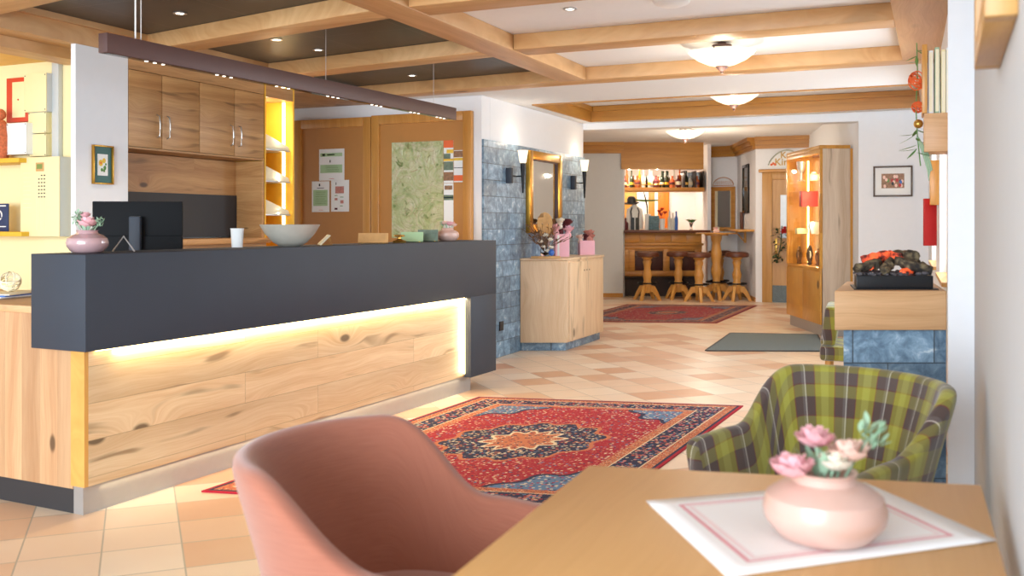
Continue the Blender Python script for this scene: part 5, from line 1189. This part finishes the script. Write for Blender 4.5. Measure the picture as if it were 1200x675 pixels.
arc = [(-w/2+w*i/16, -.012, h*(.15+.85*math.sin(PI*i/16)**.5)) for i in range(17)]; tube(b, arc, .010, 6); tube(b, [(-w/2, -.012, .01), (w/2, -.012, .01)], .010, 6)
rr = random.Random(2)
for k in range(8):
    x = -w*.38+w*.105*k; tube(b, [(x, -.012, h*.2), (x+.012, -.012, h*.55), (x+.03, -.012, h*.25), (x+.035, -.012, h*.6)], .005, 5)
b.transform(Matrix.Translation(l_) @ Matrix.Rotation(rz, 4, 'Z')); tag(obj('carved_crest', b, M['carv']), 'arched carved ornament above the wood framed bar mirror', 'ornament')
l_, rz, w, h, dm = wallthing(q[1], q[2], 871.5, 878.5, 193, 250)
def pic_dark(t, w, h, fw, dp):
    b = BM(); box(b, -w/2, w/2, -.012, -.002, fw, fw+h); obj('panel', b, plain('smoky glass', (96, 88, 76), .1, var=.15, vs=5.), t)
framed('wall_display', 'tall narrow black framed panel on the slanted bar wall', 'picture', l_, rz, w, h, .05, .03, M['blackglass'], pic_dark)
l_, rz, w, h, dm = wallthing(q[1], q[2], 865.5, 884, 268, 271)
t = thing('wall_shelf', 'small golden wall shelf right of the high table', 'shelf', (l_[0], l_[1], l_[2]-.0), rz)
b = BM(); box(b, -w/2, w/2, -.26, 0, 0, .035, .004); obj('board', b, M['pine'], t)
b = BM(); prism(b, [(.0, -.18), (.03, -.18), (.03, 0), (0, 0)], -.02, -.0005); prism(b, [(.0, -.04), (.03, -.04), (.03, 0), (0, 0)], -.2, -.0205); tube(b, [(.015, -.17, -.02), (.015, -.02, -.19)], .012, 6); obj('bracket', b, M['pine'], t)
b = BM(); box(b, -.07, .07, -.05, -.02, 0, .30, .004); b.transform(Matrix.Translation((l_[0], l_[1], l_[2]+.0355)) @ Matrix.Rotation(rz, 4, 'Z') @ Matrix.Translation((-.25, 0, 0))); tag(obj('menu_folder', b, M['leather']), 'brown folder standing on the small wall shelf', 'folder')
# door in the bar corner
a_, c_ = q[2], q[4]
l_, rz, w, h, dm = wallthing(a_, c_, 893.5, 935, 192, 354, 0)
t = structp('door_3', 'golden wooden door with small window beside the display cabinet', 'door', (l_[0], l_[1], 0), rz); HD = 2.12
b = BM(); box(b, -w/2, -w/2+.16, -.05, 0, 0, HD, .004); box(b, w/2-.1, w/2, -.05, 0, 0, HD, .004); box(b, -w/2+.16, w/2-.1, -.05, 0, HD-.12, HD, .004); obj('door_frame', b, M['doorwood'], t)
b = BM(); box(b, -w/2-.05, w/2+.05, -.10, 0, HD+.0005, HD+.05, .006); obj('cornice', b, M['trimwood'], t)
b = BM(); box(b, -w/2+.161, w/2-.101, -.022, 0, .28, HD-.121); obj('door_leaf', b, M['doorwood'], t)
b = BM(); box(b, -w/2+.161, w/2-.101, -.024, 0, 0.005, .279); obj('kick_plate', b, M['mat'], t, label='grey kick plate')
b = BM(); box(b, -w/2+.29, w/2-.13, -.028, -.0225, 1.05, 1.75); obj('door_window', b, plain('frosted pane', (206, 214, 220), .2, var=.05), t)
b = BM(); box(b, -w/2+.20, -w/2+.24, -.034, -.0225, .80, 1.05, .004); tube(b, [(-w/2+.22, -.034, .95), (-w/2+.22, -.08, .95), (-w/2+.32, -.08, .95)], .010, 8); obj('door_handle', b, M['brass'], t)
# sign above the door
l2, rz2, w2, h2, dm2 = wallthing(a_, c_, 900.5, 944, 176, 195.5, .002)
t = thing('door_sign', 'arched white sign with gold gothic lettering above the golden door', 'sign', l2, rz2)
b = BM(); n_ = 24; prf = [(-w2/2+w2*i/n_, h2*(.12+.88*math.sin(PI*i/n_)**.7)) for i in range(n_+1)]
f1 = [b.verts.new((-w2/2, -.012, 0))]+[b.verts.new((x, -.012, z)) for x, z in prf]+[b.verts.new((w2/2, -.012, 0))]; f2 = [b.verts.new((v.co.x, 0, v.co.z)) for v in f1]
b.faces.new(f1); b.faces.new(f2[::-1])
for i in range(len(f1)): b.faces.new((f1[i], f1[(i+1) % len(f1)], f2[(i+1) % len(f1)], f2[i]))
obj('board', b, M['paper'], t)
b = BM(); tube(b, [(x, -.016, z) for x, z in prf], .012, 6); obj('carved_rim', b, plain('grey green carving', (176, 178, 160), .7, var=.15, vs=50.), t)
M['goldtext'] = plain('gold lettering', (190, 150, 70), .5, .2, var=.03)
def text(body, size, parent, x, z, y, m, name='lettering', italic=0.):
    cu = bpy.data.curves.new('t', 'FONT'); cu.body = body; cu.size = size; cu.extrude = .002; cu.shear = italic; cu.offset = size*.012
    to = bpy.data.objects.new('t', cu); C.objects.link(to); bpy.context.view_layer.update()
    me = bpy.data.meshes.new_from_object(to.evaluated_get(bpy.context.evaluated_depsgraph_get())); bpy.data.objects.remove(to)
    me.transform(Matrix.Translation((x, y, z)) @ Matrix.Rotation(PI/2, 4, 'X')); me.materials.clear(); me.materials.append(M[m])
    o = bpy.data.objects.new(name, me); C.objects.link(o); o.parent = parent; return o
text('K', .15, t, -w2/2+.19, h2*.52, -.016, 'goldtext'); text('Kirn', .16, t, -w2/2+.10, h2*.10, -.016, 'goldtext')
b = BM(); 
for k in range(3): ell(b, (-w2/2+.05+.03*k, -.018, .04+.02*(k % 2)), (.02, .006, .02), 8, 6)
obj('painted_blossom', b, M['orange'], t)
lp, dpp = segpt(a_, c_, 917.5)
t = thing('hanging_basket', 'red flowers and trailing greenery hanging on the golden door', 'flowers', (lp.x, lp.y-.10, 1.05-.0), rz)
b = BM(); rr = random.Random(8)
for k in range(90):
    z = rr.uniform(-.38, .2); s_ = .13 if z > -.1 else .07; a = rr.uniform(0, 6.28); leaf(b, (rr.uniform(-s_, s_)-(.07 if z < -.2 else 0), rr.uniform(-.03, .03), z), (math.cos(a), math.sin(a)*.4, -.4), .08, .035)
tube(b, [(0, 0, .2), (-.02, 0, -.1), (-.08, 0, -.4)], .008, 5)
obj('greenery', b, plain('dark ivy', (44, 72, 40), .6, var=.2), t)
for k in range(6):
    b = BM(); x, z = rr.uniform(-.08, .08), rr.uniform(.05, .2); petals(b, (x, -.04, z), .035, 7, .4, k, 2); ell(b, (x, -.04, z), .018, 6, 5); obj('bloom', b, M['deepred'], t)

# ================================================================ FOREGROUND
t = thing('table', 'honey oak table in the foreground against the near wall', 'table', (-.3, 1.5, 0))
tb = [F(690, 545, .75), F(1150, 568, .75), F(1180, 672, .75), F(527, 676, .75)]
ex = lambda a, c_, s_: (a[0]+(c_[0]-a[0])*s_, a[1]+(c_[1]-a[1])*s_)
p2 = ex(tb[1], tb[2], 2.0); p3 = ex(tb[0], tb[3], 1.8)
b = BM(); prism(b, [tb[0], tb[1], p2, p3], .718, .75, .004); obj('tabletop', b, M['table'], t, True)
b = BM(); prism(b, [ex(tb[0], (-.3, 1.5), .15), ex(tb[1], (-.3, 1.5), .2), ex(p2, (-.3, 1.5), .2), ex(p3, (-.3, 1.5), .15)], .65, .7175, .003); obj('apron', b, M['table'], t, True)
for p in (tb[0], tb[1], p2, p3):
    c_ = ex(p, (-.3, 1.5), .22); b = BM(); lathe(b, [(0, 0), (.024, 0), (.036, .649), (0, .649)], cx=c_[0], cy=c_[1], seg=16); obj('leg', b, M['table'], t, True)
# mat
pts = [F(757, 588, .752), F(1013, 566, .752), F(1168, 634, .752), F(852, 677, .752)]
b = BM(); uvl = b.loops.layers.uv.new('UVMap'); N_ = 12; g = []
for i in range(N_+1):
    g.append([])
    for j in range(N_+1):
        u, v = i/N_, j/N_; x = sum(w_*p[0] for w_, p in zip(((1-u)*(1-v), u*(1-v), u*v, (1-u)*v), pts)); y = sum(w_*p[1] for w_, p in zip(((1-u)*(1-v), u*(1-v), u*v, (1-u)*v), pts))
        g[-1].append((b.verts.new((x, y, .7525)), (u, v)))
for i in range(N_):
    for j in range(N_):
        q4 = [g[i][j], g[i+1][j], g[i+1][j+1], g[i][j+1]]; f = b.faces.new([k[0] for k in q4])
        for l, k in zip(f.loops, q4): l[uvl].uv = k[1]
o = obj('table_mat', b, M['cloth']); so = o.modifiers.new('s', 'SOLIDIFY'); so.thickness = .0018; so.offset = -1
tag(o, 'white cloth table mat with pink border lines under the pink vase', 'table mat')
vx, vy = P(966, 1.665); vase('squat pink glazed vase with flowers on the foreground table mat', (vx, vy, .7535), 1.04, 'vpink')
posy('pink and blush flowers with frosted leaves in the foreground vase', (vx, vy, .7535+.108), 1., posyspec([(-.062, -.02, .022, .038, 'pink', 3), (-.01, .02, .062, .034, 'pink', 4), (.038, -.01, .045, .036, 'blush', 5), (.012, -.025, .03, .03, 'cream', 6), (.078, .0, .068, .036, 'sage', 7), (.0, 0, .015, .03, 'sage', 9)]), 7)
# tub chairs
def tub_chair(name, label, loc, rz, mat, legm, W_=.31, hb=.82, ha=.64, Lf=.27, lean0=.05):
    t = thing(name, label, 'chair', loc, rz); zb = .37; T = .05
    def plan(s):
        R = W_-lean0; a_s = .62
        if abs(s) <= a_s:
            a = PI+s/a_s*PI/2; n = Vector((math.cos(a), math.sin(a))); return Vector((-.03, 0))+Vector((n.x*R*.95, n.y*R)), n
        f_ = (abs(s)-a_s)/(1-a_s); sg = -1 if s > 0 else 1
        return Vector((-.03+Lf*1.1*f_, sg*(R+.01*f_))), Vector((0.0-.0, sg*1.0))
    def hh(s):
        x = abs(s); 
        k = max(0, min(1, (x-.40)/.34)); k = k*k*(3-2*k); return hb+(ha-hb)*k - .02*max(0, x-.8)/.2
    b = BM(); uvl = b.loops.layers.uv.new('UVMap'); N_ = 44; rings = []; us = []; up = 0; prev = None
    for i in range(N_+1):
        s = -1+2*i/N_; p, n = plan(s); h = hh(s)
        e = 1.0
        if abs(s) > .93: e = .7+.3*(1-(abs(s)-.93)/.07)
        L = lean0+.05*max(0, (h-ha))/(hb-ha)*1.0; H = h-zb
        prof = [(0, 0), (L*.30, H*.35), (L*.7, H*.7), (L, H*.92), (L*1.02-.004, H*.98), (L-T*.5, H), (L-T*.96, H*.98), (L-T*1.05, H*.92), (L*.7-T*1.1, H*.7), (L*.3-T*1.15, H*.35), (-T*1.1, H*.12), (-T*1.0, 0)]
        prof = [(-T*.5+(o_+T*.5)*(e if False else 1), z) for o_, z in prof]
        ring = []; v = 0; pz = None
        for o_, z in prof:
            q3 = (p.x+n.x*o_, p.y+n.y*o_, zb+z*(1 if True else 1))
            if pz is not None: v += math.hypot(o_-pz[0], z-pz[1])
            pz = (o_, z); ring.append((b.verts.new(q3), v))
        if prev is not None: up += (p+n*L-prev).length
        prev = p+n*L; us.append(up); rings.append(ring)
    K = len(rings[0])
    for i in range(N_):
        for k in range(K):
            k2 = (k+1) % K; f = b.faces.new((rings[i][k][0], rings[i+1][k][0], rings[i+1][k2][0], rings[i][k2][0]))
            vv = [rings[i][k][1], rings[i+1][k][1], rings[i+1][k2][1] if k2 else rings[i+1][k][1]+.04, rings[i][k2][1] if k2 else rings[i][k][1]+.04]
            for l, uv in zip(f.loops, zip((us[i], us[i+1], us[i+1], us[i]), vv)): l[uvl].uv = uv
    for R_ in (rings[0], rings[-1]):
        c_ = sum((v[0].co for v in R_), Vector())/K; dirx = .025
        cv = [b.verts.new(v[0].co+(c_-v[0].co)*.35+Vector((dirx, 0, 0))) for v in R_]; 
        for k in range(K):
            f = b.faces.new((R_[k][0], R_[(k+1) % K][0], cv[(k+1) % K], cv[k]))
            for l in f.loops: l[uvl].uv = (l.vert.co.y*1.+.3, l.vert.co.z)
        f = b.faces.new(cv)
        for l in f.loops: l[uvl].uv = (l.vert.co.y+.3, l.vert.co.z)
    o = obj('shell', b, mat, t); s_ = o.modifiers.new('s', 'SUBSURF'); s_.levels = 1; s_.render_levels = 2
    for p_ in o.data.polygons: p_.use_smooth = True
    at = o.data.attributes.get('sharp_edge')
    if at: o.data.attributes.remove(at)
    b = BM(); uvl = b.loops.layers.uv.new('UVMap')
    outl = [(W_*.80*math.copysign(abs(math.cos(a))**.8, math.cos(a))+.015, (W_*.80)*math.copysign(abs(math.sin(a))**.75, math.sin(a))) for a in [2*PI*k/36 for k in range(36)]]
    lay = [(.9, .345), (.97, .36), (1., .40), (.99, .44), (.93, .462), (.7, .474), (.35, .48)]
    rr_ = [[b.verts.new((x*s1, y*s1, z)) for x, y in outl] for s1, z in lay]
    for A_, B_ in zip(rr_, rr_[1:]):
        for k in range(36): b.faces.new((A_[k], A_[(k+1) % 36], B_[(k+1) % 36], B_[k]))
    b.faces.new(rr_[-1]); b.faces.new(rr_[0][::-1])
    for f in b.faces:
        for l in f.loops: l[uvl].uv = (l.vert.co.x+.4, l.vert.co.y+.4)
    obj('seat', b, mat, t)
    for x, y in ((.17, .18), (.17, -.18), (-.17, .17), (-.17, -.17)):
        b = BM(); tube(b, [(x*1.25, y*1.2, 0), (x, y, .36)], [.013, .021], 12); obj('leg', b, legm, t)
    return t
cx_, cy_ = cw(-.50, 2.06)
tub_chair('tub_chair', 'salmon pink upholstered tub chair at the left side of the foreground table', (-1.045, 1.83, 0), math.radians(4), M['fabric'], M['pine'])
px_, py_ = cw(.955, 2.95)
tub_chair('tub_chair', 'green and brown plaid tub chair at the far end of the foreground table', (px_, py_, 0), math.radians(-122), M['plaid'], M['pine'])
# plaid side chair behind the fireplace
px_, py_ = cw(2.17, 5.85)
t = thing('dining_chair', 'plaid upholstered chair half hidden behind the slate plinth', 'chair', (px_, py_, 0), TH+math.radians(-20))
def slabuv(bm, x0, x1, y0, y1, z0, z1, bev, shear=0, taper=0):
    box(bm, x0, x1, y0, y1, z0, z1, bev)
    uvl = bm.loops.layers.uv.verify()
    for v in bm.verts:
        f_ = (v.co.z-z0)/(z1-z0); v.co.x -= shear*f_; v.co.y *= (1-taper*f_)
    for f in bm.faces:
        for l in f.loops: l[uvl].uv = (l.vert.co.x+l.vert.co.y+1, l.vert.co.z)
# chair faces local +x
b = BM(); slabuv(b, -.28, -.19, -.23, .23, .57, .80, .02, -.03, .1); obj('backrest', b, M['plaid'], t)
b = BM(); slabuv(b, -.28, .20, -.24, .24, .48, .569, .02); obj('seat', b, M['plaid'], t)
for x, y in ((-.23, -.2), (-.23, .2), (.18, -.2), (.18, .2)):
    b = BM(); tube(b, [(x*1.08, y, 0), (x, y, .479)], [.015, .022], 10); obj('leg', b, M['pine'], t)

# ================================================================ LIGHTS
def light(kind, name, loc, energy, color, size=.1, sy=None, rot=None, spot=None):
    L = bpy.data.lights.new(name, kind); L.energy = energy; L.color = color[:3]
    if kind == 'AREA':
        L.size = size
        if sy: L.shape = 'RECTANGLE'; L.size_y = sy
    elif kind in ('POINT', 'SPOT'): L.shadow_soft_size = size
    if kind == 'SPOT': L.spot_size = spot or 1.6; L.spot_blend = .6
    o = bpy.data.objects.new(name, L); C.objects.link(o); o.location = loc
    if rot is not None: o.rotation_euler = rot
    return o
WARM = (1., .84, .64); DAY = (.79, .905, 1.)
for (x, y, z) in lamps: light('POINT', 'bowl_lamp_light', (x, y, z-.09), 9, WARM, .008)
for (x, y, z) in sp: light('SPOT', 'spot_light', (x, y, z-.03), 30, WARM, .03, spot=1.5)
q2 = Matrix.Rotation(CR, 3, 'Z')
def aim(o, d): o.rotation_mode = 'QUATERNION'; o.rotation_quaternion = Vector(d).to_track_quat('-Z', 'Y'); return o
l_ = CL(1.85, .043, ZF-.012); o = light('AREA', 'counter_led', l_, 13, (1., .78, .42), 3.3, .012); o.rotation_euler = (0, 0, CR)
l_ = CL(LK-.45, .03, .43); o = light('AREA', 'counter_led_vertical', l_, 1.0, (1., .84, .5), .55, .012); 
dv = q2 @ Vector((-1, .35, 0)); 
m3 = Matrix(((0, 0, 0), (0, 0, 0), (0, 0, 0)))
zax = -dv.normalized(); xax = Vector((0, 0, 1)); yax = zax.cross(xax); o.rotation_euler = Matrix((xax, yax, zax)).transposed().to_euler()
l_ = CL(1.8, .066, .112); o = light('AREA', 'counter_floor_led', l_, 1.3, (1., .82, .5), 3.3, .012); o.rotation_euler = (0, 0, CR)
# shelf fill, cabinet and bar lights
light('POINT', 'shelf_fill', (XF-.16, (y0+y1)/2 if False else ycab(328), 2.2), 1.6, (1., .86, .6), .004); light('POINT', 'shelf_fill', (XF-.03, ycab(330), 1.66), 1.6, (1., .86, .6), .004); light('POINT', 'shelf_fill', (XF-.03, ycab(330), 1.38), 1., (1., .86, .6), .004); light('POINT', 'shelf_fill', (XF-.03, ycab(330), 2.0), 1.6, (1., .86, .6), .004)  # points added inside the unit to brighten the leaflets beside the strip
for z in (.95, 1.35, 1.7, 2.05): light('POINT', 'cabinet_light', (*cw(3.66, 11.6), z), 9, (1., .80, .42), .004)
light('POINT', 'bar_light', (*cw(2.1, 17.3), 2.19), 6, WARM, .008); light('POINT', 'bar_light', (*cw(2.6, 17.3), 2.19), 6, WARM, .008)
light('AREA', 'bar_back_light', (*cw(2.6, 17.9), 2.2), 22, WARM, 1.2, .3)  # warm area light in the opening, behind and above the bottle shelf
light('POINT', 'bar_room_light', (*cw(2.9, 14.6), 2.0), 30, WARM, .02)
light('POINT', 'bar_room_light', (*cw(3.2, 13.2), 2.0), 9, WARM, .02)
light('POINT', 'side_room_light', (-6.4, 3.2, 2.2), 10, (1., .80, .40), .02)
for px, in ((600,), (675,)):
    y, d = onx(px, XS); light('POINT', 'sconce_light', (XS+.115, y+.02, 2.10), 1.3, WARM, .01)
# daylight through the right windows
for dm_, ww in ((6.15, 1.1), (8.22, 1.25)):
    o = light('AREA', 'window_daylight', (*cw(XR(dm_)+.45, dm_), 1.6), 62, DAY, ww, 1.15); aim(o, (*[-c for c in cw(1, 0)], -.25))
# broad unseen fill added behind the camera, where the rear stays open
o = light('AREA', 'front_fill', (-1.5, -5.2, 1.7), 1080, DAY, 6.5, 3.0); aim(o, (-.15, 1, -.12))
o = light('AREA', 'side_fill', (-6.6, .9, 1.7), 8, DAY, 2.4, 2.); aim(o, (1, .55, -.25))  # weak unseen area light added at the left, no window behind it
w = bpy.data.worlds.new('World'); bpy.context.scene.world = w; w.use_nodes = True
w.node_tree.nodes['Background'].inputs[0].default_value = (.82, .92, 1., 1); w.node_tree.nodes['Background'].inputs[1].default_value = 1.0

# ================================================================ CAMERA
cd = bpy.data.cameras.new('Camera'); cam = bpy.data.objects.new('Camera', cd); C.objects.link(cam)
cam.location = (0, 0, CAMZ); cam.rotation_euler = (PI/2, 0, TH)
cd.sensor_width = 36; cd.lens = FPX/1200*36; cd.shift_y = -(337.5-HY)/1200; cd.clip_start = .05
cd.dof.use_dof = True; cd.dof.focus_distance = 7.0; cd.dof.aperture_fstop = 3.8
sc = bpy.context.scene; sc.camera = cam
sc.view_settings.view_transform = 'Standard'; sc.view_settings.look = 'None'; sc.view_settings.gamma = 1; sc.view_settings.use_curve_mapping = False
sc.view_settings.exposure = 0.16
